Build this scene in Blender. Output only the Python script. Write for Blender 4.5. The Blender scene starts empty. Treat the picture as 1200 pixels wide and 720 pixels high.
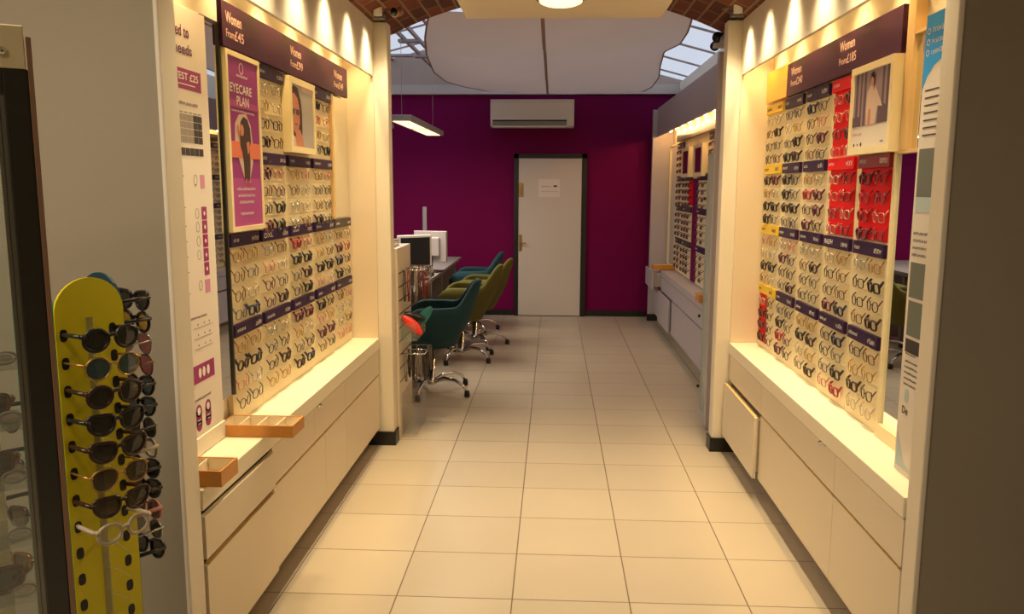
import bpy, bmesh, math, random
from mathutils import Vector, Matrix
random.seed(7)
C = bpy.context.scene.collection
PI = math.pi
# ------------------------------------------------------------------ materials
def mat(name, col, rough=.5, metal=0.0, noise=0.0, nscale=8.0, bump=0.0, bscale=60.0, emit=None, estr=0.0, alpha=None, trans=0.0, coat=0.0, spec=None):
    m = bpy.data.materials.new(name); m.use_nodes = True
    nt = m.node_tree; b = nt.nodes['Principled BSDF']
    b.inputs['Base Color'].default_value = (*col, 1); b.inputs['Roughness'].default_value = rough
    b.inputs['Metallic'].default_value = metal
    if spec is not None: b.inputs['Specular IOR Level'].default_value = spec
    if coat: b.inputs['Coat Weight'].default_value = coat
    tc = nt.nodes.new('ShaderNodeTexCoord')
    if noise:
        n = nt.nodes.new('ShaderNodeTexNoise'); n.inputs['Scale'].default_value = nscale; n.inputs['Detail'].default_value = 4
        r = nt.nodes.new('ShaderNodeMapRange'); r.inputs[3].default_value = 1-noise; r.inputs[4].default_value = 1+noise
        mx = nt.nodes.new('ShaderNodeVectorMath'); mx.operation = 'SCALE'; mx.inputs[0].default_value = col
        nt.links.new(tc.outputs['Object'], n.inputs['Vector']); nt.links.new(n.outputs['Fac'], r.inputs[0])
        nt.links.new(r.outputs[0], mx.inputs['Scale']); nt.links.new(mx.outputs[0], b.inputs['Base Color'])
    if bump:
        n2 = nt.nodes.new('ShaderNodeTexNoise'); n2.inputs['Scale'].default_value = bscale
        bp = nt.nodes.new('ShaderNodeBump'); bp.inputs['Strength'].default_value = bump; bp.inputs['Distance'].default_value = .01
        nt.links.new(tc.outputs['Object'], n2.inputs['Vector']); nt.links.new(n2.outputs['Fac'], bp.inputs['Height']); nt.links.new(bp.outputs[0], b.inputs['Normal'])
    if emit:
        b.inputs['Emission Color'].default_value = (*emit, 1); b.inputs['Emission Strength'].default_value = estr
    if trans: b.inputs['Transmission Weight'].default_value = trans
    return m
def thin_glass(name, tint, opacity, rough=.05, gloss=.08):
    """see-through sheet: transparent tint + a little body colour + a little gloss"""
    m = bpy.data.materials.new(name); m.use_nodes = True; nt = m.node_tree; nt.nodes.clear()
    out = nt.nodes.new('ShaderNodeOutputMaterial'); t = nt.nodes.new('ShaderNodeBsdfTransparent'); t.inputs[0].default_value = (*tint, 1)
    d = nt.nodes.new('ShaderNodeBsdfDiffuse'); d.inputs[0].default_value = (*tint, 1)
    g = nt.nodes.new('ShaderNodeBsdfGlossy'); g.inputs['Roughness'].default_value = rough
    a = nt.nodes.new('ShaderNodeMixShader'); a.inputs[0].default_value = opacity
    b = nt.nodes.new('ShaderNodeMixShader'); b.inputs[0].default_value = gloss
    nt.links.new(t.outputs[0], a.inputs[1]); nt.links.new(d.outputs[0], a.inputs[2])
    nt.links.new(a.outputs[0], b.inputs[1]); nt.links.new(g.outputs[0], b.inputs[2]); nt.links.new(b.outputs[0], out.inputs[0])
    return m
def cloth_mat(name, col):
    m = bpy.data.materials.new(name); m.use_nodes = True; nt = m.node_tree; nt.nodes.clear()
    out = nt.nodes.new('ShaderNodeOutputMaterial'); d = nt.nodes.new('ShaderNodeBsdfDiffuse'); t = nt.nodes.new('ShaderNodeBsdfTranslucent')
    tc = nt.nodes.new('ShaderNodeTexCoord'); n = nt.nodes.new('ShaderNodeTexNoise'); n.inputs['Scale'].default_value = 260
    bp = nt.nodes.new('ShaderNodeBump'); bp.inputs['Strength'].default_value = .15; bp.inputs['Distance'].default_value = .004
    d.inputs[0].default_value = (*col, 1); t.inputs[0].default_value = (*[c*.9 for c in col], 1)
    nt.links.new(tc.outputs['Object'], n.inputs['Vector']); nt.links.new(n.outputs['Fac'], bp.inputs['Height']); nt.links.new(bp.outputs[0], d.inputs['Normal'])
    mx = nt.nodes.new('ShaderNodeMixShader'); mx.inputs[0].default_value = .6
    nt.links.new(d.outputs[0], mx.inputs[1]); nt.links.new(t.outputs[0], mx.inputs[2]); nt.links.new(mx.outputs[0], out.inputs[0])
    return m
def floor_mat():
    m = bpy.data.materials.new('floor_tiles'); m.use_nodes = True; nt = m.node_tree; b = nt.nodes['Principled BSDF']
    tc = nt.nodes.new('ShaderNodeTexCoord'); mp = nt.nodes.new('ShaderNodeMapping')
    mp.inputs['Location'].default_value = (1.0411, -2.9341+.39325*20, 0)
    br = nt.nodes.new('ShaderNodeTexBrick'); br.offset = 0; br.squash = 1
    br.inputs['Scale'].default_value = 1; br.inputs['Brick Width'].default_value = .44881; br.inputs['Row Height'].default_value = .39325
    br.inputs['Mortar Size'].default_value = .0030; br.inputs['Mortar Smooth'].default_value = .3
    br.inputs['Color1'].default_value = (.50, .435, .34, 1); br.inputs['Color2'].default_value = (.465, .40, .31, 1); br.inputs['Mortar'].default_value = (.17, .12, .08, 1)
    n = nt.nodes.new('ShaderNodeTexNoise'); n.inputs['Scale'].default_value = 3; n.inputs['Detail'].default_value = 6
    r = nt.nodes.new('ShaderNodeMapRange'); r.inputs[3].default_value = .94; r.inputs[4].default_value = 1.05
    v = nt.nodes.new('ShaderNodeVectorMath'); v.operation = 'SCALE'
    nt.links.new(tc.outputs['Object'], mp.inputs[0]); nt.links.new(mp.outputs[0], br.inputs['Vector']); nt.links.new(tc.outputs['Object'], n.inputs['Vector'])
    nt.links.new(n.outputs['Fac'], r.inputs[0]); nt.links.new(br.outputs['Color'], v.inputs[0]); nt.links.new(r.outputs[0], v.inputs['Scale']); nt.links.new(v.outputs[0], b.inputs['Base Color'])
    bp = nt.nodes.new('ShaderNodeBump'); bp.inputs['Strength'].default_value = .5; bp.inputs['Distance'].default_value = .003; bp.invert = True
    nt.links.new(br.outputs['Fac'], bp.inputs['Height']); nt.links.new(bp.outputs[0], b.inputs['Normal'])
    b.inputs['Roughness'].default_value = .38
    return m
def brick_mat():
    m = bpy.data.materials.new('old_brick'); m.use_nodes = True; nt = m.node_tree; b = nt.nodes['Principled BSDF']
    uv = nt.nodes.new('ShaderNodeUVMap'); br = nt.nodes.new('ShaderNodeTexBrick'); br.offset = .5
    br.inputs['Scale'].default_value = 1; br.inputs['Brick Width'].default_value = .24; br.inputs['Row Height'].default_value = .088
    br.inputs['Mortar Size'].default_value = .008; br.inputs['Mortar Smooth'].default_value = .2
    br.inputs['Color1'].default_value = (.21, .048, .018, 1); br.inputs['Color2'].default_value = (.075, .021, .011, 1); br.inputs['Mortar'].default_value = (.27, .16, .09, 1)
    n = nt.nodes.new('ShaderNodeTexNoise'); n.inputs['Scale'].default_value = 9; n.inputs['Detail'].default_value = 6
    r = nt.nodes.new('ShaderNodeMapRange'); r.inputs[3].default_value = .55; r.inputs[4].default_value = 1.4
    v = nt.nodes.new('ShaderNodeVectorMath'); v.operation = 'SCALE'
    nt.links.new(uv.outputs[0], br.inputs['Vector']); nt.links.new(uv.outputs[0], n.inputs['Vector']); nt.links.new(n.outputs['Fac'], r.inputs[0])
    nt.links.new(br.outputs['Color'], v.inputs[0]); nt.links.new(r.outputs[0], v.inputs['Scale']); nt.links.new(v.outputs[0], b.inputs['Base Color'])
    bp = nt.nodes.new('ShaderNodeBump'); bp.inputs['Strength'].default_value = .8; bp.inputs['Distance'].default_value = .01; bp.invert = True
    nt.links.new(br.outputs['Fac'], bp.inputs['Height']); nt.links.new(bp.outputs[0], b.inputs['Normal']); b.inputs['Roughness'].default_value = .8
    return m
M = dict(
 top=mat('cream_laminate_lit', (.84, .78, .62), .4, noise=.02, nscale=2), cream=mat('cream_laminate_shaded', (.74, .65, .50), .35, noise=.02, nscale=2), creamw=mat('cream_paint', (.80, .74, .62), .6, noise=.02, nscale=3, bump=.04),  # worktop lightened, drawer fronts darkened: light and shade put into the laminate colours
 carcass=mat('carcass_painted_shade', (.16, .11, .07), .7), kick=mat('plinth_board', (.36, .28, .20), .5, noise=.05),  # carcass darkened to stand for the shade in the drawer gaps
 board=mat('cream_display_board', (.84, .73, .46), .5, noise=.03, nscale=5), gold=mat('pale_wood_frame', (.72, .50, .22), .4, noise=.06, nscale=20),
 purple=mat('dark_purple_sign', (.040, .005, .034), .5, spec=.22), purple2=mat('label_purple', (.030, .010, .060), .5, spec=.2), grey_label=mat('label_grey', (.07, .055, .06), .5, spec=.2), yellow=mat('label_yellow', (.85, .58, .02), .45),
 red=mat('label_red', (.80, .006, .008), .5, spec=.15), dred=mat('label_dark_red', (.25, .01, .012), .45), orange=mat('amber_sign', (.90, .42, .03), .4),
 white_ink=mat('white_ink', (.85, .80, .78), .6), pinkish_ink=mat('pale_ink', (.75, .5, .45), .6), magenta_ink=mat('magenta_ink', (.32, .02, .16), .5), purple_ink=mat('plum_ink', (.12, .02, .12), .6), grey_ink=mat('grey_ink', (.30, .26, .24), .7), pink_ink=mat('light_pink_ink', (.62, .25, .45), .6), dark_ink=mat('dark_ink', (.03, .025, .03), .6),
 wall_mag=mat('magenta_paint', (.165, .002, .066), .75, spec=.12, noise=.04, nscale=2, bump=.05), grey_wall=mat('grey_beige_paint', (.33, .29, .22), .7, noise=.03, nscale=1.5, bump=.05),
 black_skirt=mat('black_skirting', (.012, .012, .012), .4), door=mat('door_paint', (.62, .57, .52), .45, noise=.02, nscale=2), brass=mat('brass', (.45, .30, .10), .35, 1), white=mat('white_plastic', (.78, .76, .70), .4), beam=mat('white_beam', (.50, .45, .42), .6, noise=.05), dbeam=mat('gable_paint', (.42, .34, .30), .7, noise=.04),
 mirror=mat('mirror', (.82, .84, .82), .015, 1), chrome=mat('chrome', (.75, .75, .75), .12, 1), steel=mat('brushed_steel', (.30, .30, .27), .32, 1, noise=.08, nscale=30), dsteel=mat('dark_steel', (.09, .09, .08), .28, .9, noise=.1, nscale=30), copper=mat('copper_edge', (.33, .19, .12), .45, .3, noise=.05), black=mat('black_plastic', (.012, .012, .013), .35), wood=mat('orange_beech', (.62, .27, .05), .42, noise=.12, nscale=30), tray_in=mat('tray_lining', (.78, .68, .52), .6), desk=mat('grey_desk', (.28, .26, .26), .45, noise=.03), lilac=mat('lilac_grey_board', (.46, .42, .44), .5, noise=.02), alu=mat('aluminium_paint', (.45, .45, .47), .4, .3),
 teal=mat('teal_fabric', (.004, .040, .052), .85, noise=.12, nscale=60, bump=.2, bscale=300), green=mat('olive_fabric', (.095, .085, .008), .85, noise=.12, nscale=60, bump=.2, bscale=300), blue=mat('blue_fabric', (.005, .045, .070), .85, noise=.12, nscale=60, bump=.2, bscale=300),
 yboard=mat('acid_yellow_board', (.70, .62, .008), .45, noise=.02), navy=mat('petrol_blue_board', (.006, .045, .075), .45), tealb=mat('sea_green_board', (.01, .30, .22), .45),
 poster=mat('cream_print', (.76, .70, .64), .6), cyan=mat('cyan_print', (.0, .36, .95), .5), pale_cyan=mat('pale_blue_print', (.45, .58, .62), .6), skin=mat('printed_skin', (.55, .22, .13), .6), hair=mat('printed_hair', (.05, .02, .018), .6), plum=mat('printed_plum', (.28, .02, .22), .5), plum2=mat('printed_plum_pale', (.40, .06, .28), .5), orange_band=mat('printed_orange', (.70, .18, .10), .55), mauve=mat('printed_mauve', (.30, .22, .28), .55), mauve_d=mat('printed_dark_mauve', (.10, .06, .09), .55), linen=mat('printed_linen', (.62, .48, .42), .6), greyp=mat('printed_grey', (.42, .40, .40), .55), dgreyp=mat('printed_dark_green_grey', (.14, .16, .14), .55), bluep=mat('printed_blue', (.05, .22, .42), .5),
 screen=mat('dark_screen', (.02, .02, .025), .15), cloth=cloth_mat('canvas', (.88, .79, .73)), seam=mat('canvas_seam', (.30, .19, .14), .8), bar=mat('glazing_bar_paint', (.34, .26, .24), .6), rail=mat('zinc', (.40, .42, .44), .4, .5),
 skyglass=thin_glass('roof_glass', (.95, .97, 1.0), .06, .1, .03), glass=thin_glass('clear_glass', (.93, .97, .95), .04, .02, .07), frost=thin_glass('green_grey_glass', (.74, .78, .74), .42, .08, .12), acrylic=thin_glass('clear_acrylic', (.94, .94, .92), .07, .05, .10), demo=thin_glass('demo_lens', (.95, .95, .95), .03, .03, .05),
 l_dark=thin_glass('dark_lens', (.035, .035, .032), .5, .05, .10), l_brown=thin_glass('brown_lens', (.10, .075, .045), .45, .05, .10), l_pink=thin_glass('pink_lens', (.55, .20, .26), .35, .05, .10), l_yel=thin_glass('amber_lens', (.75, .48, .05), .4, .05, .10), l_blue=thin_glass('blue_lens', (.05, .12, .2), .35, .05, .14),
 redcase=mat('red_case', (.80, .035, .02), .4), tealcase=mat('teal_case', (.02, .20, .20), .5), cord=mat('dark_cord', (.035, .022, .02), .6), cord2=mat('grey_cord', (.22, .19, .18), .6), cord3=mat('red_brown_cord', (.2, .03, .03), .6), cord4=mat('cream_cord', (.6, .5, .4), .6),
 lamp=mat('lamp_glow', (1, .9, .6), .5, emit=(1, .66, .24), estr=3.2), tube=mat('tube_glow', (1, .9, .7), .5, emit=(1, .72, .34), estr=2.2), bulb=mat('bulb_glow', (1, .8, .4), .5, emit=(1, .62, .2), estr=7),
 floor=floor_mat(), brick=brick_mat(), ceil=mat('ceiling_paint', (.6, .55, .48), .7), soffit=mat('suspended_board', (.74, .66, .54), .6), peach=mat('niche_end_paint', (.78, .66, .50), .55))
FR = dict(black=mat('frame_black', (.012, .010, .010), .3), tortoise=mat('frame_tortoise', (.034, .012, .007), .3, noise=.5, nscale=120), plum=mat('frame_plum', (.10, .015, .04), .3), navy=mat('frame_navy', (.015, .02, .06), .3), red=mat('frame_red', (.35, .02, .03), .3), gold=mat('frame_gold', (.48, .28, .08), .3, .8), bronze=mat('frame_bronze', (.20, .10, .04), .3, .6), pink=mat('frame_pink', (.55, .22, .18), .3), clear=mat('frame_clear', (.50, .42, .32), .25), green=mat('frame_green', (.03, .10, .06), .3), grey=mat('frame_grey', (.12, .11, .11), .3, .3), silver=mat('frame_silver', (.5, .5, .48), .25, .8))
# ------------------------------------------------------------------ mesh builder
class MB:
    def __init__(s): s.v = []; s.f = []; s.sm = []
    def add(s, vs, fs, smooth=False):
        n = len(s.v); s.v += [tuple(v) for v in vs]; s.f += [tuple(i+n for i in f) for f in fs]; s.sm += [smooth]*len(fs); return s
    def box(s, x0, x1, y0, y1, z0, z1, b=0.0):
        x0, x1 = min(x0, x1), max(x0, x1); y0, y1 = min(y0, y1), max(y0, y1); z0, z1 = min(z0, z1), max(z0, z1)
        if b <= 0:
            vs = [(x, y, z) for z in (z0, z1) for y in (y0, y1) for x in (x0, x1)]
            return s.add(vs, [(0, 2, 3, 1), (4, 5, 7, 6), (0, 1, 5, 4), (2, 6, 7, 3), (0, 4, 6, 2), (1, 3, 7, 5)])
        bm = bmesh.new(); bmesh.ops.create_cube(bm, size=1)
        for v in bm.verts: v.co = Vector(((x0+x1)/2+v.co.x*(x1-x0), (y0+y1)/2+v.co.y*(y1-y0), (z0+z1)/2+v.co.z*(z1-z0)))
        bmesh.ops.bevel(bm, geom=list(bm.edges), offset=b, segments=2, affect='EDGES', profile=.5)
        bm.verts.index_update(); s.add([v.co[:] for v in bm.verts], [[v.index for v in f.verts] for f in bm.faces]); bm.free(); return s
    def hexa(s, p):      # 8 points: bottom ring 4, top ring 4
        return s.add(p, [(3, 2, 1, 0), (4, 5, 6, 7), (0, 1, 5, 4), (1, 2, 6, 5), (2, 3, 7, 6), (3, 0, 4, 7)])
    def tube(s, pts, r, n=6, closed=False, cap=True, smooth=True, flat=1.0):
        pts = [Vector(p) for p in pts]; N = len(pts); rs = r if isinstance(r, (list, tuple)) else [r]*N; vs = []
        prev = None
        for i, p in enumerate(pts):
            if closed: t = pts[(i+1) % N]-pts[i-1]
            else: t = pts[min(i+1, N-1)]-pts[max(i-1, 0)]
            t.normalize()
            if prev is None: a = t.orthogonal().normalized() if abs(t.z) > .9 else t.cross(Vector((0, 0, 1))).normalized()
            else: a = (prev-t*prev.dot(t)).normalized()
            prev = a; b = t.cross(a)
            for k in range(n):
                q = 2*PI*k/n; vs.append(p+a*math.cos(q)*rs[i]+b*math.sin(q)*rs[i]*flat)
        fs = []
        for i in range(N if closed else N-1):
            for k in range(n):
                j = (i+1) % N; fs.append((i*n+k, i*n+(k+1) % n, j*n+(k+1) % n, j*n+k))
        if cap and not closed: fs += [tuple(range(n-1, -1, -1)), tuple((N-1)*n+k for k in range(n))]
        return s.add(vs, fs, smooth)
    def lathe(s, prof, c=(0, 0, 0), n=24, axis='z', smooth=True):
        vs = []
        for r, h in prof:
            for k in range(n):
                q = 2*PI*k/n; a, b = r*math.cos(q), r*math.sin(q)
                vs.append({'z': (c[0]+a, c[1]+b, c[2]+h), 'x': (c[0]+h, c[1]+a, c[2]+b), 'y': (c[0]+a, c[1]+h, c[2]+b)}[axis])
        fs = [(i*n+k, i*n+(k+1) % n, (i+1)*n+(k+1) % n, (i+1)*n+k) for i in range(len(prof)-1) for k in range(n)]
        fs += [tuple(range(n-1, -1, -1)), tuple((len(prof)-1)*n+k for k in range(n))]
        return s.add(vs, fs, smooth)
    def prism(s, poly, f0, f1):   # poly: list of 2D, f0/f1 map 2D->3D (two faces)
        n = len(poly); vs = [f0(*p) for p in poly]+[f1(*p) for p in poly]
        return s.add(vs, [tuple(range(n-1, -1, -1)), tuple(range(n, 2*n))]+[(i, (i+1) % n, n+(i+1) % n, n+i) for i in range(n)])
    def grid(s, rows, smooth=True, closed_u=False):
        a = len(rows); b = len(rows[0]); vs = [p for r in rows for p in r]
        fs = [(i*b+j, i*b+(j+1) % b, (i+1)*b+(j+1) % b, (i+1)*b+j) for i in range(a-1) for j in range(b if closed_u else b-1)]
        return s.add(vs, fs, smooth)
    def mesh(s, name):
        me = bpy.data.meshes.new(name); me.from_pydata(s.v, [], s.f); me.polygons.foreach_set('use_smooth', s.sm)
        bm = bmesh.new(); bm.from_mesh(me); bmesh.ops.recalc_face_normals(bm, faces=bm.faces); bm.to_mesh(bm_me(me, bm)) if False else bm.to_mesh(me); bm.free(); me.update(); return me
    def obj(s, name, m, parent=None, world=True):
        if parent is None:
            if s.v:
                xs = [v[0] for v in s.v]; ys = [v[1] for v in s.v]; zs = [v[2] for v in s.v]
                o0 = ((min(xs)+max(xs))/2, (min(ys)+max(ys))/2, min(zs))
            s.v = [(v[0]-o0[0], v[1]-o0[1], v[2]-o0[2]) for v in s.v]
        elif world:
            o0 = absloc(parent); s.v = [(v[0]-o0[0], v[1]-o0[1], v[2]-o0[2]) for v in s.v]
        me = s.mesh(name); me.materials.append(m); o = bpy.data.objects.new(name, me); C.objects.link(o)
        if parent is None: o.location = o0
        else: o.parent = parent
        return o
def absloc(o):
    l = Vector(o.location)
    while o.parent: o = o.parent; l = l+Vector(o.location)
    return l
def tag(o, label=None, cat=None, group=None, kind=None):
    if label: o['label'] = label
    if cat: o['category'] = cat
    if group: o['group'] = group
    if kind: o['kind'] = kind
    return o
def thing(name, label, cat, loc=(0, 0, 0), group=None, rz=0):
    o = bpy.data.objects.new(name, None); C.objects.link(o); o.location = loc; o.rotation_euler = (0, 0, rz); o.empty_display_size = .05
    return tag(o, label, cat, group)
def struct(name, mb, m): return tag(mb.obj(name, m), kind='structure')
def copy_tree(o, parent=None):
    c = o.copy(); C.objects.link(c); c.parent = parent
    for ch in list(o.children): copy_tree(ch, c)
    return c
def B(*a, **k): return MB().box(*a, **k)
# text as flat mesh polygons
_tc = {}
def text_geo(txt):
    if txt in _tc: return _tc[txt]
    cu = bpy.data.curves.new('t', 'FONT'); cu.body = txt; cu.resolution_u = 3; cu.offset = .014; ob = bpy.data.objects.new('t', cu); C.objects.link(ob)
    dg = bpy.context.evaluated_depsgraph_get(); me = bpy.data.meshes.new_from_object(ob.evaluated_get(dg))
    vs = [v.co.copy() for v in me.vertices]; fs = [tuple(p.vertices) for p in me.polygons]
    bpy.data.objects.remove(ob); bpy.data.curves.remove(cu); bpy.data.meshes.remove(me)
    x0 = min(v.x for v in vs); x1 = max(v.x for v in vs); y0 = min(v.y for v in vs); y1 = max(v.y for v in vs)
    g = ([((v.x-x0)/(x1-x0), (v.y-y0)/(y1-y0)) for v in vs], fs); _tc[txt] = g; return g
class Frame:     # a plane on a wall: a = metres along 'right', b = height
    def __init__(s, o, right, up, normal): s.o = Vector(o); s.r = Vector(right); s.u = Vector(up); s.n = Vector(normal)
    def p(s, a, b, d=0): return s.o+s.r*a+s.u*b+s.n*d
    def text(s, mb, txt, a0, a1, b0, b1, d=.0012):
        vs, fs = text_geo(txt); mb.add([s.p(a0+(a1-a0)*u, b0+(b1-b0)*v, d) for u, v in vs], fs); return mb
    def rect(s, mb, a0, a1, b0, b1, d=0, t=.001):
        return mb.prism([(a0, b0), (a1, b0), (a1, b1), (a0, b1)], lambda a, b: s.p(a, b, d), lambda a, b: s.p(a, b, d+t))
    def poly(s, mb, pts, d=0, t=.001): return mb.prism(pts, lambda a, b: s.p(a, b, d), lambda a, b: s.p(a, b, d+t))
    def ell(s, mb, ca, cb, ra, rb, d=0, t=.001, n=18): return s.poly(mb, [(ca+ra*math.cos(2*PI*k/n), cb+rb*math.sin(2*PI*k/n)) for k in range(n)], d, t)
    def squiggle(s, mb, a0, a1, b0, b1, d=.0012, seed=0):     # marks too small in the photograph to read
        rnd = random.Random(seed); a = a0; h = b1-b0
        while a < a1-.2*h:
            w = h*rnd.uniform(.25, .5); lo = rnd.uniform(0, .25)*h; hi = rnd.uniform(.6, 1)*h
            k = rnd.random(); st = h*.14
            if k < .4: s.rect(mb, a, a+st, b0+lo*.3, b0+hi, d, .0004); s.rect(mb, a+st, a+w, b0+hi-st, b0+hi, d, .0004)
            elif k < .7: s.rect(mb, a, a+w, b0, b0+st, d, .0004); s.rect(mb, a+w-st, a+w, b0, b0+hi, d, .0004)
            else: s.rect(mb, a, a+w*.8, b0+h*.4, b0+h*.4+st, d, .0004); s.rect(mb, a, a+st, b0, b0+h*.8, d, .0004)
            a += w+h*.14
        return mb
def wall_frame(s, d):      # left wall (s=-1) reads towards +y, right wall towards -y ; a is measured as +y (left) or -y (right)
    return Frame((s*d, 0, 0), (0, 1, 0) if s < 0 else (0, -1, 0), (0, 0, 1), (-s, 0, 0))
# ------------------------------------------------------------------ camera
Rv = Vector((0.99869834, 0.05086356, 0.00381122)); Uv = Vector((-0.0111465, 0.14472316, 0.9894094)); Fv = Vector((-0.04977331, 0.98816401, -0.14510173))
cam = bpy.data.cameras.new('camera'); co = bpy.data.objects.new('camera', cam); C.objects.link(co)
co.matrix_world = Matrix(((Rv.x, Uv.x, -Fv.x, 0), (Rv.y, Uv.y, -Fv.y, 0), (Rv.z, Uv.z, -Fv.z, 1.57), (0, 0, 0, 1)))
cam.sensor_width = 36; cam.lens = 957.195/1200*36; cam.clip_start = .05
bpy.context.scene.camera = co
# ------------------------------------------------------------------ the setting
MB_ = MB
struct('floor', B(-4, 4, -3, 10.1, -.05, 0), M['floor'])
struct('wall_front_left', B(-4, -1.045, 2.18, 2.27, 0, 2.6), M['grey_wall'])
struct('wall_front_right', B(1.05, 4, 2.27, 2.345, 0, 2.6), M['grey_wall'])
struct('trim_1', B(-1.055, -1.041, 2.176, 2.276, 0, 2.6, b=.004), M['creamw'])
struct('trim_2', B(1.046, 1.062, 2.266, 2.350, 0, 2.6, b=.004), M['creamw'])
struct('wall_lintel', B(-1.041, 1.046, 2.2, 2.3, 2.62, 2.9), M['grey_wall'])
struct('ceiling_front', B(-4, 4, -3, 2.2, 2.6, 2.65), M['ceil'])
struct('wall_shop_left', B(-4.1, -4, -3, 2.27, 0, 2.65), M['grey_wall'])
struct('wall_shop_right', B(4, 4.1, -3, 2.35, 0, 2.65), M['grey_wall'])
struct('wall_shop_back', B(-4, 4, -3.1, -3, 0, 2.65), M['grey_wall'])
for s, side in ((-1, 'left'), (1, 'right')):
    y0 = 2.28 if s < 0 else 2.35
    struct('wall_niche_'+side, B(s*1.222, s*1.30, y0, 4.8, 0, 2.56), M['creamw'])
    struct('wall_pillar_'+side, B(s*.962, s*1.30, 4.80, 4.90, 0, 2.50, b=.006), M['creamw'])
    struct('baseboard_pillar_'+side, MB().box(s*.950, s*1.12, 4.788, 4.80, 0, .085).box(s*.950, s*.962, 4.80, 4.90, 0, .085), M['black_skirt'])
    struct('trim_bulkhead_'+side, MB().box(s*1.045, s*1.062, y0, 4.8, 2.20, 2.56), M['creamw'])
    struct('ceiling_niche_'+side, B(s*1.062, s*1.222, y0, 4.8, 2.46, 2.50), M['creamw'])
    struct('wall_niche_end_'+side, B(s*1.045, s*1.222, 4.785, 4.80, .67, 2.46), M['peach'])
# brick vault
def vault_z(x): return 2.735-.29*(1-math.sqrt(max(0, 1-(x/1.42)**2)))*.735/.735 if abs(x) < 1.4 else 2.45
def build_vault():
    R = 2.35; zc = 2.745-R; n = 40; me = bpy.data.meshes.new('ceiling_vault'); vs = []; fs = []; uvs = []
    ys = [2.30, 5.25]; xs = [-1.35+2.7*i/n for i in range(n+1)]
    for y in ys:
        for x in xs: vs.append((x, y, zc+math.sqrt(R*R-x*x)))
    for y in ys:
        for x in xs: vs.append((x, y, zc+math.sqrt(R*R-x*x)+.22))
    m = n+1
    for i in range(n):
        fs.append((i, i+1, m+i+1, m+i)); uvs.append('s')
        fs.append((2*m+i, 3*m+i, 3*m+i+1, 2*m+i+1)); uvs.append('s')
        fs.append((m+i, m+i+1, 3*m+i+1, 3*m+i)); uvs.append('e')
        fs.append((i, 2*m+i, 2*m+i+1, i+1)); uvs.append('e')
    me.from_pydata(vs, [], fs); ul = me.uv_layers.new(name='UVMap')
    for p, k in zip(me.polygons, uvs):
        for li, vi in zip(p.loop_indices, p.vertices):
            v = vs[vi]; arc = R*math.asin(v[0]/R)
            ul.data[li].uv = (v[1], arc) if k == 's' else (v[2]*1.0+.05, arc)
    me.materials.append(M['brick']); o = bpy.data.objects.new('ceiling_vault', me); C.objects.link(o); tag(o, kind='structure')
    # gable infill over the arch, facing the back room
    mb = MB(); zt = 3.9
    for i in range(n):
        a, b = xs[i], xs[i+1]; za, zb = zc+math.sqrt(R*R-a*a)+.2, zc+math.sqrt(R*R-b*b)+.2
        mb.hexa([(a, 5.0, za), (b, 5.0, zb), (b, 5.2, zb), (a, 5.2, za), (a, 5.0, zt), (b, 5.0, zt), (b, 5.2, zt), (a, 5.2, zt)])
    mb.box(-3.2, -1.35, 5.0, 5.2, 2.3, zt); mb.box(1.35, 2.2, 5.0, 5.2, 2.3, zt); mb.box(-3.2, -1.31, 4.92, 5.0, 0, zt); mb.box(1.31, 2.2, 4.92, 5.0, 0, zt)
    struct('wall_arch', mb, M['beam'])
    struct('ceiling_cap', MB().box(-1.35, 1.35, 2.2, 2.32, 2.5, 3.0), M['ceil'])
build_vault()
# back room
struct('wall_back', B(-3.1, 1.6, 10.0, 10.1, 0, 2.66), M['wall_mag'])
struct('trim_beam', MB().box(-3.1, 1.6, 9.94, 10.1, 2.665, 2.72).box(-3.1, 1.6, 9.985, 10.1, 2.72, 2.78), M['beam'])
g = MB(); RX = -.72; RZ = 3.40
g.prism([(-3.1, 2.78), (1.6, 2.78), (1.6, 2.80), (RX, RZ), (-3.1, 2.80)], lambda a, b: (a, 10.0, b), lambda a, b: (a, 10.1, b)); struct('wall_gable', g, M['dbeam'])
struct('wall_back_left', B(-3.2, -3.1, 4.92, 10.1, 0, 2.8), M['wall_mag'])
struct('wall_back_right', B(1.47, 1.57, 4.92, 10.1, 0, 2.80), M['creamw'])
struct('baseboard_back', MB().box(-3.1, -.50, 9.985, 10.0, 0, .07).box(.405, 1.13, 9.985, 10.0, 0, .07), M['black_skirt'])
# skylight: two glazed slopes with rafters, each slope a window
def slope(s):
    xa, xb = (RX, 1.60) if s > 0 else (RX, -3.15); za = RZ; zb = 2.78 if s > 0 else 2.78
    f = lambda t, y, dz=0: (xa+(xb-xa)*t, y, za+(zb-za)*t+dz)
    mb = MB().hexa([f(0, 5.2), f(1, 5.2), f(1, 10.1), f(0, 10.1), f(0, 5.2, .012), f(1, 5.2, .012), f(1, 10.1, .012), f(0, 10.1, .012)])
    w = struct('window_%d' % (1 if s > 0 else 2), mb, M['skyglass'])
    y = 5.5
    while y < 10.05:
        b = MB().hexa([f(0, y-.009, -.02), f(1, y-.009, -.02), f(1, y+.009, -.02), f(0, y+.009, -.02), f(0, y-.009, -.003), f(1, y-.009, -.003), f(1, y+.009, -.003), f(0, y+.009, -.003)])
        b.obj('glazing_bar', M['bar'], w); y += .80
    for t in ((.25, .5, .75) if s < 0 else ()):
        b = MB().hexa([f(t-.004, 5.2, -.03), f(t+.004, 5.2, -.03), f(t+.004, 10.0, -.03), f(t-.004, 10.0, -.03), f(t-.004, 5.2, -.003), f(t+.004, 5.2, -.003), f(t+.004, 10.0, -.003), f(t-.004, 10.0, -.003)])
        b.obj('cross_bar', M['bar'], w)
    return w
slope(1); slope(-1)
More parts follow.
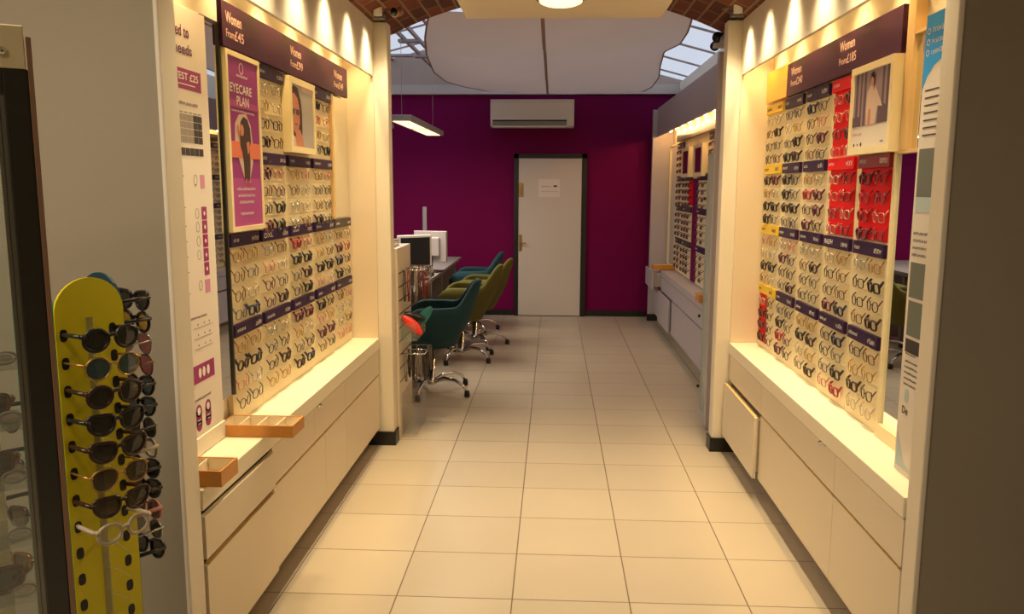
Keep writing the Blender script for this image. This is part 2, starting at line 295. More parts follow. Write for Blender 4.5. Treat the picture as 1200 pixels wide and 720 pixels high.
struct('trim_ridge', B(RX-.05, RX+.05, 5.2, 10.1, RZ-.05, RZ+.03), M['beam'])
# door
d = tag(MB().box(-.427, .331, 9.955, 9.985, .008, 1.915, b=.003).obj('door_1', M['door']), kind='structure')
MB().box(-.418, -.385, 9.945, 9.955, .80, 1.0, b=.003).tube([(-.40, 9.95, .90), (-.40, 9.90, .90), (-.33, 9.90, .90)], .008).obj('door_handle', M['brass'], d)
MB().box(-.425, -.372, 9.940, 9.955, 1.46, 1.62, b=.004).obj('keypad_lock', M['brass'], d)
for k in range(6): MB().lathe([(.006, 0), (.005, -.004)], (-.407+.02*(k % 2), 9.940, 1.50+.03*(k//2)), 8, 'y').obj('keypad_button', M['black'], d)
struct('trim_door_frame', MB().box(-.482, -.430, 9.95, 10.0, 0, 1.968).box(.334, .392, 9.95, 10.0, 0, 1.968).box(-.482, .392, 9.95, 10.0, 1.918, 1.968), M['black_skirt'])
sg = tag(MB().box(-.188, .070, 9.9535, 9.955, 1.456, 1.668).obj('door_notice', M['poster']), 'white paper notice taped to the white door', 'notice')
F = Frame((0, 9.9530, 0), (1, 0, 0), (0, 0, 1), (0, -1, 0)); mb = MB(); F.squiggle(mb, -.15, -.03, 1.575, 1.592, 0, seed=3); F.ell(mb, .015, 1.585, .025, .011); mb.obj('lettering', M['dark_ink'], sg)
mb = MB(); F.squiggle(mb, -.16, .05, 1.515, 1.53, 0, seed=4); mb.obj('small_lettering', M['grey_ink'], sg)
# air conditioner
ac = thing('air_conditioner', 'cream wall-mounted air conditioning unit above the white door', 'air conditioner', (-.267, 9.9, 2.26))
ac_prof = [(10.0, 2.272), (9.86, 2.272), (9.800, 2.285), (9.785, 2.34), (9.785, 2.54), (9.81, 2.59), (10.0, 2.605)]
MB().prism(ac_prof, lambda a, b: (-.755, a, b), lambda a, b: (.225, a, b)).obj('casing', M['white'], ac)
MB().box(-.75, .22, 9.779, 9.786, 2.405, 2.555, b=.002).obj('front_panel', M['white'], ac)
MB().box(-.73, .14, 9.783, 9.80, 2.338, 2.354).obj('air_outlet', M['black'], ac)
MB().box(-.73, .14, 9.776, 9.80, 2.292, 2.337, b=.004).obj('louvre', M['steel'], ac)  # louvre shading put into its darker material
MB().box(-.73, .14, 9.770, 9.80, 2.266, 2.286, b=.004).obj('lower_lip', M['white'], ac)
MB().lathe([(.012, 0), (.010, -.004)], (.185, 9.80, 2.335), 12, 'y').obj('indicator', M['black'], ac)
# suspended ceiling board with round lamp
tag(MB().box(-.50, .585, 3.35, 4.73, 2.50, 2.54, b=.004).obj('suspended_board', M['soffit']), 'beige suspended ceiling board under the brick vault', 'ceiling board')
for x, y in ((-.4, 3.5), (.48, 3.5), (-.4, 4.6), (.48, 4.6)): MB().tube([(x, y, 2.54), (x, y, 2.66)], .006).obj('hanger_rod', M['steel'], bpy.data.objects['suspended_board'])
cl = thing('ceiling_lamp', 'round glowing flush lamp on the beige suspended board', 'lamp', (.023, 4.21, 2.5))
MB().lathe([(.125, 0), (.125, -.012), (.11, -.016)], (.023, 4.21, 2.5), 32).obj('rim', M['brass'], cl)
MB().lathe([(.108, -.012), (.104, -.026), (.08, -.037), (.04, -.043), (.002, -.045)], (.023, 4.21, 2.5), 32).obj('diffuser', M['lamp'], cl)
# ------------------------------------------------------------------ lights
def light(kind, name, loc, energy, col, rot=(0, 0, 0), size=.1, spot=None, blend=.5, shape=None, sy=None):
    l = bpy.data.lights.new(name, kind); l.energy = energy; l.color = col; o = bpy.data.objects.new(name, l); C.objects.link(o); o.location = loc; o.rotation_euler = rot
    if kind == 'SPOT': l.spot_size = spot; l.spot_blend = blend; l.shadow_soft_size = size
    elif kind == 'POINT': l.shadow_soft_size = size
    elif kind == 'AREA':
        l.size = size
        if sy: l.shape = 'RECTANGLE'; l.size_y = sy
    return o
WARM = (1.0, .78, .46); AMBER = (1.0, .52, .16)
spot_y = [2.52, 2.95, 3.37, 3.80, 4.22, 4.62]
heads = []
for s, side in ((-1, 'left'), (1, 'right')):
    for i, y in enumerate(spot_y):
        z = 2.50
        where = ['nearest', 'second nearest', 'third nearest', 'third farthest', 'second farthest', 'farthest'][i]
        h = thing('spotlight', 'small downward spotlight along the %s bulkhead, %s of the row' % (side, where), 'spotlight', (s*.975, y, z), 'spotlights along the %s bulkhead' % side)
        MB().lathe([(.020, .07), (.024, .06), (.024, .0), (.021, .0), (.021, .02), (.002, .022)], (s*.975, y, z), 16).obj('head', M['white'], h)
        MB().tube([(s*.975, y, z+.065), (s*.975, y, z+.068), (s*1.0, y, z+.085)], .006).obj('stem', M['steel'], h)
        light('SPOT', 'spot_lamp', (s*.972, y, z+.015), 52, WARM, (0, s*.02, 0), .05, math.radians(86), .95)
    for i, y in enumerate([2.60, 3.02, 3.44, 3.86, 4.28, 4.62]):
        where = ['nearest', 'second nearest', 'third nearest', 'third farthest', 'second farthest', 'farthest'][i]
        h = thing('niche_downlight', 'recessed warm downlight inside the %s display niche, %s of the row' % (side, where), 'downlight', (s*1.12, y, 2.44), 'niche downlights')
        MB().lathe([(.035, .02), (.035, .0), (.028, -.004), (.028, .01)], (s*1.12, y, 2.44), 16).obj('bezel', M['steel'], h)
        MB().lathe([(.026, .006), (.024, .003), (.002, .002)], (s*1.12, y, 2.44), 16).obj('bulb', M['bulb'], h)
        light('SPOT', 'niche_lamp', (s*1.105, y, 2.43), 21, (1, .67, .28), (0, s*.03, 0), .012, math.radians(96), 1.0)
light('AREA', 'ceiling_lamp_light', (.023, 4.21, 2.44), 9, (1, .72, .38), (0, 0, 0), .18)
# added unseen panel lights behind the camera, filling the shop front
for i, (x, y, e, nm) in enumerate([(-1.3, .95, 17, 'above the threshold'), (-2.4, .3, 34, 'by the left shop wall'), (-.6, -1.4, 20, 'at the back of the shop front'), (2.6, -1.2, 3, 'by the right shop wall')]):
    h = thing('shop_fill_light', 'added unseen panel light in the front shop ceiling '+nm, 'ceiling light', (x, y, 2.59), 'added front shop fill lights')
    MB().box(x-.20, x+.20, y-.20, y+.20, 2.575, 2.60, b=.003).obj('frame', M['white'], h)
    MB().box(x-.18, x+.18, y-.18, y+.18, 2.572, 2.576).obj('diffuser', M['tube'], h)
    light('AREA', 'shop_fill', (x, y, 2.56), e, (1, .82, .60), (0, 0, 0), .36)
# ------------------------------------------------------------------ spectacles
def rim_pts(kind, hw, hh, n=20):
    out = []
    for k in range(n):
        q = 2*PI*k/n; c, s_ = math.cos(q), math.sin(q)
        e = {'round': 1.0, 'rect': .55, 'oval': .9, 'cat': .75, 'wayfarer': .65, 'aviator': .8}[kind]
        e = (.50 if s_ > 0 else .95) if kind in ('wayfarer', 'cat') else e; x = hw*math.copysign(abs(c)**e, c); z = hh*math.copysign(abs(s_)**e, s_)
        if kind in ('cat', 'wayfarer'): z += .12*hh*(x/hw); x *= 1+.10*(z/hh)
        if kind == 'aviator': x *= 1+.14*(z/hh); z -= .10*hh*(x/hw) if z < 0 else 0
        out.append((x, z))
    return out
def glass_data(kind, thick, hw=.026, hh=.0195, long_temple=False, n=20):
    r = .0042 if thick else .0021
    gap = .0085+hw; front = MB(); lens = []
    for sx in (-1, 1):
        P = [(sx*(gap+x), -abs(x)*0.0+((gap+x)*.12)*(1 if x > 0 else 1)-.004, z) for x, z in rim_pts(kind, hw, hh, n)]
        P = [(p[0], .10*abs(p[0]), p[2]) for p in P]
        front.tube(P, r, 5, closed=True)
        L = MB(); L.add(P+[(sx*gap, .10*gap-.002, 0)], [(i, (i+1) % n, n) for i in range(n)], True); lens.append(L)
    zb = hh*.25
    front.tube([(-gap+hw*.93, .002, zb), (-.004, -.002, zb+.004), (.004, -.002, zb+.004), (gap-hw*.93, .002, zb)], r*1.05, 5)
    ex = gap+hw
    temples = []
    for sx in (-1, 1):
        front.tube([(sx*(ex-.003), .10*ex-.001, hh*.45), (sx*(ex+.0055), .10*ex+.001, hh*.5)], r*1.3, 5)
        T = MB()
        if long_temple: pts = [(sx*(ex+.005), .10*ex+.001, hh*.5), (sx*(ex+.004), .04, hh*.48), (sx*(ex+.002), .065, hh*.44), (sx*(ex-.001), .086, hh*.38)]
        else: pts = [(sx*(ex+.005), .10*ex+.001, hh*.5), (sx*(ex+.005), .010, hh*.5+.007), (sx*(ex+.003), .0195, hh*.5+.018)]
        T.tube(pts, [r*1.15, r*1.3]+[r*1.2]*(len(pts)-2), 5); temples.append(T)
    return front, lens, temples
def slotted(me):
    me.materials.clear(); me.materials.append(M['white']); return me
DATA = {}
for k in ('round', 'rect', 'oval', 'cat'):
    for t in (0, 1):
        fr, le, te = glass_data(k, t, hh={'round': .0205, 'rect': .0175, 'oval': .0185, 'cat': .019}[k], hw={'round': .0200, 'rect': .0220, 'oval': .0212, 'cat': .0218}[k], n=16)
        DATA[k, t] = (fr.mesh('spectacle_front'), [l.mesh('demo_lens') for l in le], [q.mesh('temple') for q in te])
        slotted(DATA[k, t][0])
        for q in DATA[k, t][2]: slotted(q)
        for q in DATA[k, t][1]: q.materials.append(M['demo'])
def link_obj(name, me, parent=None, m=None):
    o = bpy.data.objects.new(name, me); C.objects.link(o); o.parent = parent
    if m: o.material_slots[0].link = 'OBJECT'; o.material_slots[0].material = m
    return o
PROTO = {}
def spectacles(kind, thick, fcol, loc, rz, label, group, tilt=.28, parts=True):
    key = (kind, thick, fcol)
    if key not in PROTO:
        root = thing('spectacles', label, 'spectacles', loc, group)
        fm, lm, tm = DATA[kind, thick]
        link_obj('front_frame', fm, root, FR[fcol])
        for l in lm: link_obj('lens', l, root)
        for t in tm: link_obj('temple', t, root, FR[fcol])
        PROTO[key] = root
    else: root = copy_tree(PROTO[key])
    root.location = loc; root.rotation_euler = (tilt, 0, rz); root['label'] = label; root['group'] = group
    return root
cols5 = ['nearest', 'second nearest', 'middle', 'second farthest', 'farthest']; tiers4 = ['top', 'second highest', 'second lowest', 'lowest']; rows4 = ['top', 'second', 'third', 'bottom']
names = {'black': 'black', 'tortoise': 'tortoiseshell', 'plum': 'plum', 'navy': 'navy', 'red': 'red', 'gold': 'gold', 'bronze': 'bronze', 'pink': 'pink', 'clear': 'clear', 'green': 'green', 'grey': 'grey', 'silver': 'silver'}
dark = ['black', 'black', 'black', 'tortoise', 'tortoise', 'navy', 'grey', 'plum', 'bronze', 'grey']; light_ = ['gold', 'clear', 'clear', 'pink', 'bronze', 'silver', 'gold']
def fill_cell(s, side, ci, ti, yc0, w, zbot_label, rng, pal=None, dboard=1.20, pitch=.0725, single=False):
    rz = PI/2 if s < 0 else -PI/2
    for r in range(4):
        if pal: p = pal
        else:
            # upper rows of a rack tend to be pale metal frames, lower ones dark
            p = light_ if rng.random() < (.55, .3, .2, .08)[r] else dark
            if rng.random() < .07: p = ['red', 'plum', 'pink']
        for j in range(2):
            f = rng.choice(p); kind = rng.choice(['round', 'rect', 'oval', 'cat', 'rect']); th = 1 if (f in ('black', 'tortoise', 'navy', 'plum', 'red') and rng.random() < .6) else 0
            yy = yc0+w*(.25+.49*j)-.012+rng.uniform(-.004, .004); z = zbot_label-.040-pitch*r+rng.uniform(-.002, .002)
            lab = '%s %s spectacles, %s wall, %s column, %s tier, %s row, %s peg' % (names[f], {'round': 'round', 'rect': 'rectangular', 'oval': 'oval', 'cat': 'upswept'}[kind], side, cols5[ci], tiers4[ti], rows4[r], ('near', 'far')[j])
            spectacles(kind, th, f, (s*(dboard-.0215), yy, z), rz, lab, 'spectacles on the %s wall' % side, tilt=.06+rng.uniform(-.05, .06))
def label_strip(s, side, ci, ti, y0, y1, z0, z1, m, txt=None, price=True, seed=0, light=1, d=1.185, place='on the %s wall'):
    fr = wall_frame(s, d)
    where = '%s column, %s tier' % (cols5[ci], tiers4[ti])
    cname = {'purple2': 'purple', 'yellow': 'yellow', 'red': 'bright red', 'dred': 'dark red', 'grey_label': 'dark grey'}[m]
    o = tag(MB().box(s*d, s*1.201, y0, y1, z0, z1, b=.0015).obj('label_strip', M[m]), '%s label strip on the %s wall, heading the %s' % (cname, side, where), 'label', 'rack label strips')
    mb = MB(); a0, a1 = (y0, y1) if s < 0 else (-y1, -y0); w = a1-a0; h = z1-z0
    if txt: m2_ = MB(); fr.text(m2_, txt, a0+.02, a0+.02+w*.32, z0+h*.3, z0+h*.72); m2_.obj('brand_lettering', M['white_ink'], o)
    else: fr.squiggle(mb, a0+.02, a0+.02+w*(.18+.14*((seed*37) % 10)/10), z0+h*.38, z0+h*.66, seed=seed)
    if price: fr.squiggle(mb, a1-.085, a1-.015, z0+h*.30, z0+h*.70, seed=seed+50)
    mb.obj('lettering', M['white_ink'] if m != 'yellow' else M['purple_ink'], o)
    return o
rng = random.Random(11)
# ---- display boards
LY = [2.942, 3.262, 3.634, 4.008, 4.388, 4.775]; LS = [(2.954, 3.246), (3.280, 3.614), (3.654, 3.982), (4.032, 4.375), (4.402, 4.748)]; LT = [2.008, 1.660, 1.345, 1.005]     # bottoms of the label strips
RY = [2.978, 3.325, 3.685, 4.050, 4.405, 4.775]; RS = [(3.000, 3.302), (3.348, 3.660), (3.708, 4.020), (4.078, 4.382), (4.428, 4.750)]; RT = [1.972, 1.647, 1.319, .981]
def board(s, side, ci, y0, y1, z1, m='board'):
    o = tag(MB().box(s*1.201, s*1.221, y0+.002, y1-.002, .672, z1, b=.001).obj('display_board', M[m]), 'tall cream display board with slots, %s column on the %s wall' % (cols5[ci], side), 'display board', '%s wall display boards' % side)
    return o
def slot_strips(s, y0, y1, zs, parent):
    for z in zs: MB().box(s*1.1995, s*1.2012, y0+.02, y1-.02, z+.022, z+.0245).obj('slot_rail', M['board'], parent)
for i in range(5):
    b = board(-1, 'left', i, LY[i], LY[i+1], 2.06 if i < 4 else 1.395)
    b2 = board(1, 'right', i, RY[i], RY[i+1], 2.03)
    slot_strips(-1, LY[i], LY[i+1], [LT[t]-.0725*r-.04+.024 for t in range(4) for r in range(4) if not (t < 2 and i in (0, 4)) and not (t == 0 and i == 2)], b)
    slot_strips(1, RY[i], RY[i+1], [RT[t]-.0700*r-.04+.024 for t in range(4) for r in range(4) if not (t == 0 and i == 0)], b2)
# red backing panels on the right wall
for ci, ti in ((0, 1), (1, 0), (1, 1)):
    z1 = RT[ti]; z0 = (RT[ti+1]+.052)
    tag(MB().box(1.1985, 1.2008, RS[ci][0]+.004, RS[ci][1]-.004, z0+.006, z1).obj('red_backing_panel', M['red']), 'red backing panel behind the %s column, %s tier on the right wall' % (cols5[ci], tiers4[ti]), 'backing panel', 'red backing panels')
tag(MB().box(1.1985, 1.2008, RY[4]+.20, RY[5]-.012, .70, RT[3]).obj('red_backing_panel', M['red']), 'narrow red backing strip in the farthest column, lowest tier, right wall', 'backing panel', 'red backing panels')
# labels and frames, left wall
sd = 0
for ci in range(5):
    for ti in range(4):
        sd += 1
        if ci == 0 and ti < 2 or ci == 4 and ti < 2: continue
        if not (ti == 0 and ci == 2):
            label_strip(-1, 'left', ci, ti, LS[ci][0], LS[ci][1], LT[ti], LT[ti]+.048, 'grey_label' if (ci == 4 and ti < 3) else 'purple2', txt={(1, 2): 'DXL', (1, 1): None}.get((ci, ti)), seed=sd)
            fill_cell(-1, 'left', ci, ti, LS[ci][0], LS[ci][1]-LS[ci][0], LT[ti], rng, pal=light_ if (ci, ti) in ((2, 1), (4, 3)) else None)
# right wall
for ci in range(5):
    for ti in range(4):
        sd += 1
        if ci == 0 and ti == 0: continue
        m = 'purple2'
        if ci == 4: m = 'yellow'
        if (ci, ti) in ((1, 0), (1, 1)): m = 'red'
        if (ci, ti) == (0, 1): m = 'dred'
        label_strip(1, 'right', ci, ti, RS[ci][0], RS[ci][1], RT[ti], RT[ti]+.050, m, txt='RALPH' if (ci, ti) == (1, 2) else None, seed=sd)
        redz = (ci, ti) in ((0, 1), (1, 0), (1, 1))
        fill_cell(1, 'right', ci, ti, RS[ci][0], RS[ci][1]-RS[ci][0], RT[ti], rng, pal=['pink', 'clear', 'red', 'plum', 'black', 'grey', 'pink'] if redz else None, pitch=.0700)
# ---- header signs
def header(s, side, y0, y1, z0, z1, items):
    fr = wall_frame(s, 1.175)
    o = tag(MB().box(s*1.175, s*1.193, y0, y1, z0, z1, b=.002).obj('header_sign', M['purple']), 'long dark purple header sign reading Women above the %s wall racks' % side, 'sign')
    mb = MB()
    for ya, yb, top, bot, za, zb in items:
        a0, a1 = (ya, yb) if s < 0 else (-yb, -ya)
        fr.text(mb, top, a0, a0+(a1-a0)*.95, za, za+.040)
        fr.text(mb, bot.split()[0], a0, a0+(a1-a0)*.47, zb, zb+.028); fr.text(mb, bot.split()[1], a0+(a1-a0)*.50, a1+.012, zb-.002, zb+.034)
    mb.obj('lettering', M['pinkish_ink'], o)
    for k in (y0+.1, y1-.13): MB().box(s*1.193, s*1.222, k, k+.03, (z0+z1)/2-.02, (z0+z1)/2+.02).obj('bracket', M['steel'], o)
header(-1, 'left', 2.935, 4.70, 2.065, 2.222, [(2.968, 3.125, 'Women', 'From £45', 2.150, 2.100), (3.690, 3.855, 'Women', 'From £99', 2.150, 2.100), (4.415, 4.59, 'Women', 'From £149', 2.146, 2.098)])
header(1, 'right', 2.943, 4.335, 2.029, 2.190, [(3.38, 3.56, 'Women', 'From £185', 2.125, 2.072), (4.08, 4.26, 'Women', 'From £240', 2.122, 2.072)])
tag(MB().box(1.175, 1.193, 4.342, 4.735, 2.033, 2.198, b=.002).obj('amber_sign', M['orange']), 'plain amber header block at the far end of the right wall', 'sign')
MB().box(1.193, 1.222, 4.5, 4.55, 2.09, 2.13).obj('bracket', M['steel'], bpy.data.objects['amber_sign'])
def join(parent, name, first=None):
    """all printed layers of one poster become one printed part"""
    kids = [c for c in parent.children if c.type == 'MESH' and (first is None or c.name.split('.')[0] not in first)]
    vs, fs, mi, ms = [], [], [], []
    for c in kids:
        me = c.data; n = len(vs); k = len(ms); ms.append(me.materials[0]); vs += [tuple(v.co+c.location) for v in me.vertices]
        for p in me.polygons: fs.append(tuple(i+n for i in p.vertices)); mi.append(k)
        bpy.data.objects.remove(c)
    me = bpy.data.meshes.new(name); me.from_pydata(vs, [], fs); [me.materials.append(m) for m in ms]; me.polygons.foreach_set('material_index', mi); me.update()
    o = bpy.data.objects.new(name, me); C.objects.link(o); o.parent = parent; return o
# ---- framed posters
def framed(s, d, y0, y1, z0, z1, b, name, label, fm, pm):
    o = thing(name, label, 'poster', (s*d, (y0+y1)/2, z0))
    MB().box(s*d, s*1.1995, y0, y1, z0, z0+b).box(s*d, s*1.1995, y0, y1, z1-b, z1).box(s*d, s*1.1995, y0, y0+b, z0+b, z1-b).box(s*d, s*1.1995, y1-b, y1, z0+b, z1-b).obj('frame', M[fm], o)
    MB().box(s*(d+.005), s*(d+.010), y0+b, y1-b, z0+b, z1-b).obj('print', M[pm], o)
    return o, wall_frame(s, d+.005)
# eyecare plan
ep, fr = framed(-1, 1.172, 2.948, 3.285, 1.402, 2.058, .018, 'eyecare_poster', 'tall framed purple EYECARE PLAN poster at the near end of the left wall', 'board', 'plum')
mb = MB(); fr.rect(mb, 2.966, 3.267, 1.42, 1.60, .0004, .0006); fr.rect(mb, 2.966, 3.267, 1.86, 1.885, .0004, .0006); mb.obj('printed_band', M['plum2'], ep)
mb = MB(); fr.rect(mb, 2.966, 3.267, 1.675, 1.735, .0012, .0006); mb.obj('printed_orange_band', M['orange_band'], ep)
mb = MB()
fr.text(mb, 'EYECARE', 2.985, 3.20, 1.912, 1.945); fr.text(mb, 'PLAN', 3.045, 3.165, 1.868, 1.902)
fr.squiggle(mb, 2.99, 3.22, 1.843, 1.851, seed=8)
for k, z in enumerate((1.555, 1.530, 1.505, 1.462)): fr.squiggle(mb, 3.01+.01*k, 3.20-.01*k, z, z+.011, seed=20+k)
fr.squiggle(mb, 3.05, 3.16, 1.972, 1.982, seed=9)
n = 20
for k in range(n):
    q0, q1 = 2*PI*k/n, 2*PI*(k+1)/n; r0, r1 = .017, .020
    fr.poly(mb, [(3.10+r*math.cos(q), 2.005+r*1.05*math.sin(q)) for r, q in ((r0, q0), (r1, q0), (r1, q1), (r0, q1))], .001, .0005)
mb.obj('lettering', M['white_ink'], ep)
mb = MB(); fr.poly(mb, [(3.02, 1.80), (3.06, 1.835), (3.13, 1.842), (3.175, 1.80), (3.19, 1.72), (3.185, 1.66), (3.15, 1.60), (3.09, 1.60), (3.05, 1.66), (3.01, 1.73)], .0008, .0004); mb.obj('printed_halo', M['linen'], ep)
mb = MB(); fr.poly(mb, [(3.06, 1.775), (3.07, 1.81), (3.10, 1.83), (3.14, 1.822), (3.165, 1.79), (3.17, 1.74), (3.15, 1.72), (3.155, 1.66), (3.145, 1.60), (3.14, 1.585), (3.125, 1.60), (3.11, 1.60), (3.10, 1.585), (3.09, 1.60), (3.088, 1.66), (3.075, 1.70), (3.06, 1.72)], .002, .0005); mb.obj('printed_dark_coat', M['hair'], ep)
mb = MB(); fr.ell(mb, 3.078, 1.778, .018, .022, .0026); fr.poly(mb, [(3.03, 1.79), (3.045, 1.80), (3.06, 1.76), (3.05, 1.75)], .0026, .0005); fr.poly(mb, [(3.088, 1.583), (3.10, 1.60), (3.102, 1.583)], .0026, .0005); fr.poly(mb, [(3.13, 1.583), (3.143, 1.60), (3.15, 1.583)], .0026, .0005); fr.poly(mb, [(3.12, 1.735), (3.15, 1.74), (3.145, 1.70), (3.13, 1.69)], .0026, .0005); mb.obj('printed_skin', M['skin'], ep)
join(ep, 'print', ('frame',))
# model portrait, left
mp, fr = framed(-1, 1.160, 3.625, 4.005, 1.722, 2.052, .028, 'portrait_poster', 'framed poster of a dark-haired person in glasses, middle column, left wall', 'board', 'greyp')
mb = MB(); fr.poly(mb, [(3.655, 2.00), (3.69, 2.018), (3.745, 2.010), (3.785, 1.96), (3.80, 1.90), (3.80, 1.82), (3.775, 1.752), (3.655, 1.752)], .0006, .0005); mb.obj('printed_hair', M['hair'], mp)
mb = MB(); fr.poly(mb, [(3.655, 1.975), (3.69, 1.985), (3.735, 1.965), (3.765, 1.92), (3.765, 1.86), (3.735, 1.82), (3.70, 1.805), (3.668, 1.82), (3.655, 1.85)], .0012, .0005); fr.poly(mb, [(3.70, 1.81), (3.76, 1.83), (3.80, 1.79), (3.82, 1.752), (3.70, 1.752)], .0012, .0005); mb.obj('printed_face', M['skin'], mp)
mb = MB(); fr.rect(mb, 3.655, 3.755, 1.9105, 1.914, .002); fr.ell(mb, 3.735, 1.902, .022, .014, .0018); fr.ell(mb, 3.673, 1.902, .018, .013, .0018); fr.rect(mb, 3.69, 3.725, 1.846, 1.851, .002); mb.obj('printed_glasses_and_mouth', M['mauve_d'], mp)
mb = MB(); fr.poly(mb, [(3.655, 1.752), (3.655, 1.80), (3.69, 1.79), (3.70, 1.752)], .002, .0005); fr.squiggle(mb, 3.88, 3.95, 1.768, 1.776, seed=31); fr.rect(mb, 3.80, 3.977, 2.0, 2.0235, .0006, .0004); mb.obj('printed_white', M['linen'], mp)
join(mp, 'print', ('frame',))
# model poster, right (nearest column, top tier)
mp, fr = framed(1, 1.150, 2.932, 3.332, 1.698, 2.026, .026, 'seated_model_poster', 'framed poster of a seated person in a pale coat, near end, right wall', 'board', 'poster')
mb = MB(); fr.rect(mb, -3.300, -2.965, 1.803, 1.998, .0004, .0005); mb.obj('printed_background', M['mauve'], mp)
mb = MB()
for a, w in ((-3.28, .02), (-3.235, .014), (-3.20, .02), (-3.03, .018), (-2.99, .02)): fr.rect(mb, a, a+w, 1.803, 1.998, .0010, .0004)
fr.rect(mb, -3.300, -3.22, 1.803, 1.84, .0014); fr.poly(mb, [(-3.06, 1.803), (-3.055, 1.86), (-3.02, 1.875), (-2.985, 1.86), (-2.975, 1.803)], .0012, .0004); mb.obj('printed_shade', M['mauve_d'], mp)
mb = MB(); fr.poly(mb, [(-3.16, 1.803), (-3.17, 1.86), (-3.165, 1.92), (-3.135, 1.945), (-3.10, 1.945), (-3.07, 1.915), (-3.03, 1.875), (-3.02, 1.86), (-3.06, 1.865), (-3.075, 1.803)], .0018, .0005); mb.obj('printed_coat', M['linen'], mp)
mb = MB(); fr.ell(mb, -3.118, 1.962, .017, .022, .0026); fr.poly(mb, [(-3.15, 1.803), (-3.14, 1.86), (-3.125, 1.86), (-3.12, 1.803)], .0026, .0004); mb.obj('printed_skin', M['skin'], mp)
mb = MB(); fr.poly(mb, [(-3.14, 1.955), (-3.137, 1.985), (-3.115, 1.992), (-3.096, 1.98), (-3.094, 1.94), (-3.10, 1.925), (-3.106, 1.965), (-3.125, 1.975)], .0032, .0004); mb.obj('printed_hair', M['hair'], mp)
mb = MB(); fr.squiggle(mb, -3.295, -3.20, 1.768, 1.780, seed=33); mb.obj('printed_pink_lettering', M['pink_ink'], mp)
mb = MB(); fr.ell(mb, -3.275, 1.735, .006, .006); fr.ell(mb, -3.24, 1.735, .004, .005); fr.ell(mb, -3.205, 1.735, .007, .008); fr.squiggle(mb, -3.02, -2.99, 1.735, 1.742, seed=34); mb.obj('lettering', M['dark_ink'], mp)
join(mp, 'print', ('frame',))
# ---- mirrors
m1 = thing('narrow_mirror', 'tall narrow wall mirror with a dark edge beside the left text poster', 'mirror', (-1.2, 2.87, .80))
MB().box(-1.193, -1.221, 2.790, 2.928, .80, 2.135).obj('mirror_glass', M['mirror'], m1)
MB().box(-1.186, -1.221, 2.928, 2.941, .795, 2.14).box(-1.190, -1.221, 2.790, 2.928, 2.130, 2.142).obj('dark_frame', M['dsteel'], m1)
m2 = thing('upper_mirror', 'pale mirror with gold edge at the far upper end, left wall', 'mirror', (-1.2, 4.58, 1.40))
MB().box(-1.199, -1.221, 4.425, 4.780, 1.398, 2.06).obj('mirror_glass', M['mirror'], m2)
MB().box(-1.185, -1.221, 4.395, 4.425, 1.398, 2.06).obj('gold_edge', M['gold'], m2)
m3 = thing('tall_mirror', 'tall wall mirror at the near end of the right wall, below the gold divider', 'mirror', (1.2, 2.85, .70))
MB().box(1.199, 1.221, 2.36, 2.952, .722, 1.690).obj('mirror_glass', M['mirror'], m3)
MB().box(1.188, 1.221, 2.36, 2.975, .672, .722).box(1.190, 1.221, 2.952, 2.975, .722, 2.03).obj('cream_edge', M['board'], m3)
m4 = thing('square_mirror', 'upper right wall mirror above the gold divider, next to the blue stand', 'mirror', (1.2, 2.85, 1.70))
MB().box(1.199, 1.221, 2.36, 2.862, 1.702, 2.075).obj('mirror_glass', M['mirror'], m4)
MB().box(1.185, 1.221, 2.36, 2.952, 1.690, 1.702).box(1.183, 1.221, 2.862, 2.921, 1.702, 2.20).box(1.185, 1.221, 2.36, 2.862, 2.075, 2.085).obj('gold_edge', M['gold'], m4)
# ---- left text poster standing on the worktop
tp = thing('text_poster', 'tall cream text poster with TEST £25 banner standing by the left jamb', 'poster', (-1.19, 2.6, .672))
MB().box(-1.181, -1.200, 2.285, 2.803, .672, 2.135, b=.002).obj('panel', M['poster'], tp)
MB().box(-1.176, -1.200, 2.285, 2.805, .672, .735, b=.002).obj('plinth', M['creamw'], tp)
fr = wall_frame(-1, 1.181)
mb = MB(); fr.text(mb, 'ed to', 2.575, 2.672, 2.038, 2.075); fr.text(mb, 'needs', 2.562, 2.688, 1.985, 2.018); fr.squiggle(mb, 2.56, 2.715, 1.826, 1.838, seed=61)
fr.squiggle(mb, 2.56, 2.70, 1.133, 1.142, seed=64); fr.squiggle(mb, 2.57, 2.705, .857, .868, seed=65); mb.obj('headline_lettering', M['purple_ink'], tp)
mb = MB(); fr.rect(mb, 2.50, 2.747, 1.876, 1.940, .0002, .0006)
for z in (1.458, 1.412, 1.365, 1.318, 1.27): fr.rect(mb, 2.703, 2.742, z, z+.043, .0002, .0006)
fr.rect(mb, 2.55, 2.742, .917, .978, .0002, .0006)
for ca in (2.602, 2.675):
    fr.rect(mb, ca-.022, ca+.022, .775, .823, .0002, .0006); fr.ell(mb, ca, .823, .022, .022, .0002, .0006); fr.ell(mb, ca, .775, .022, .022, .0002, .0006)
mb.obj('magenta_blocks', M['magenta_ink'], tp)
mb = MB(); fr.text(mb, 'TEST £25', 2.555, 2.725, 1.905, 1.928); fr.rect(mb, 2.58, 2.70, 1.890, 1.893, .001, .0004)
for k, z in enumerate((1.458, 1.412, 1.365, 1.318, 1.27)): fr.ell(mb, 2.722, z+.021, .006, .007, .001, .0004)
for ca in (2.625, 2.656, 2.690): fr.ell(mb, ca, .948, .011, .017, .001, .0004)
for ca in (2.602, 2.675): fr.ell(mb, ca, .822, .012, .013, .001, .0004); fr.rect(mb, ca-.012, ca+.012, .79, .793, .001, .0004); fr.rect(mb, ca-.010, ca+.010, .778, .781, .001, .0004)
mb.obj('white_lettering', M['white_ink'], tp)
mb = MB()
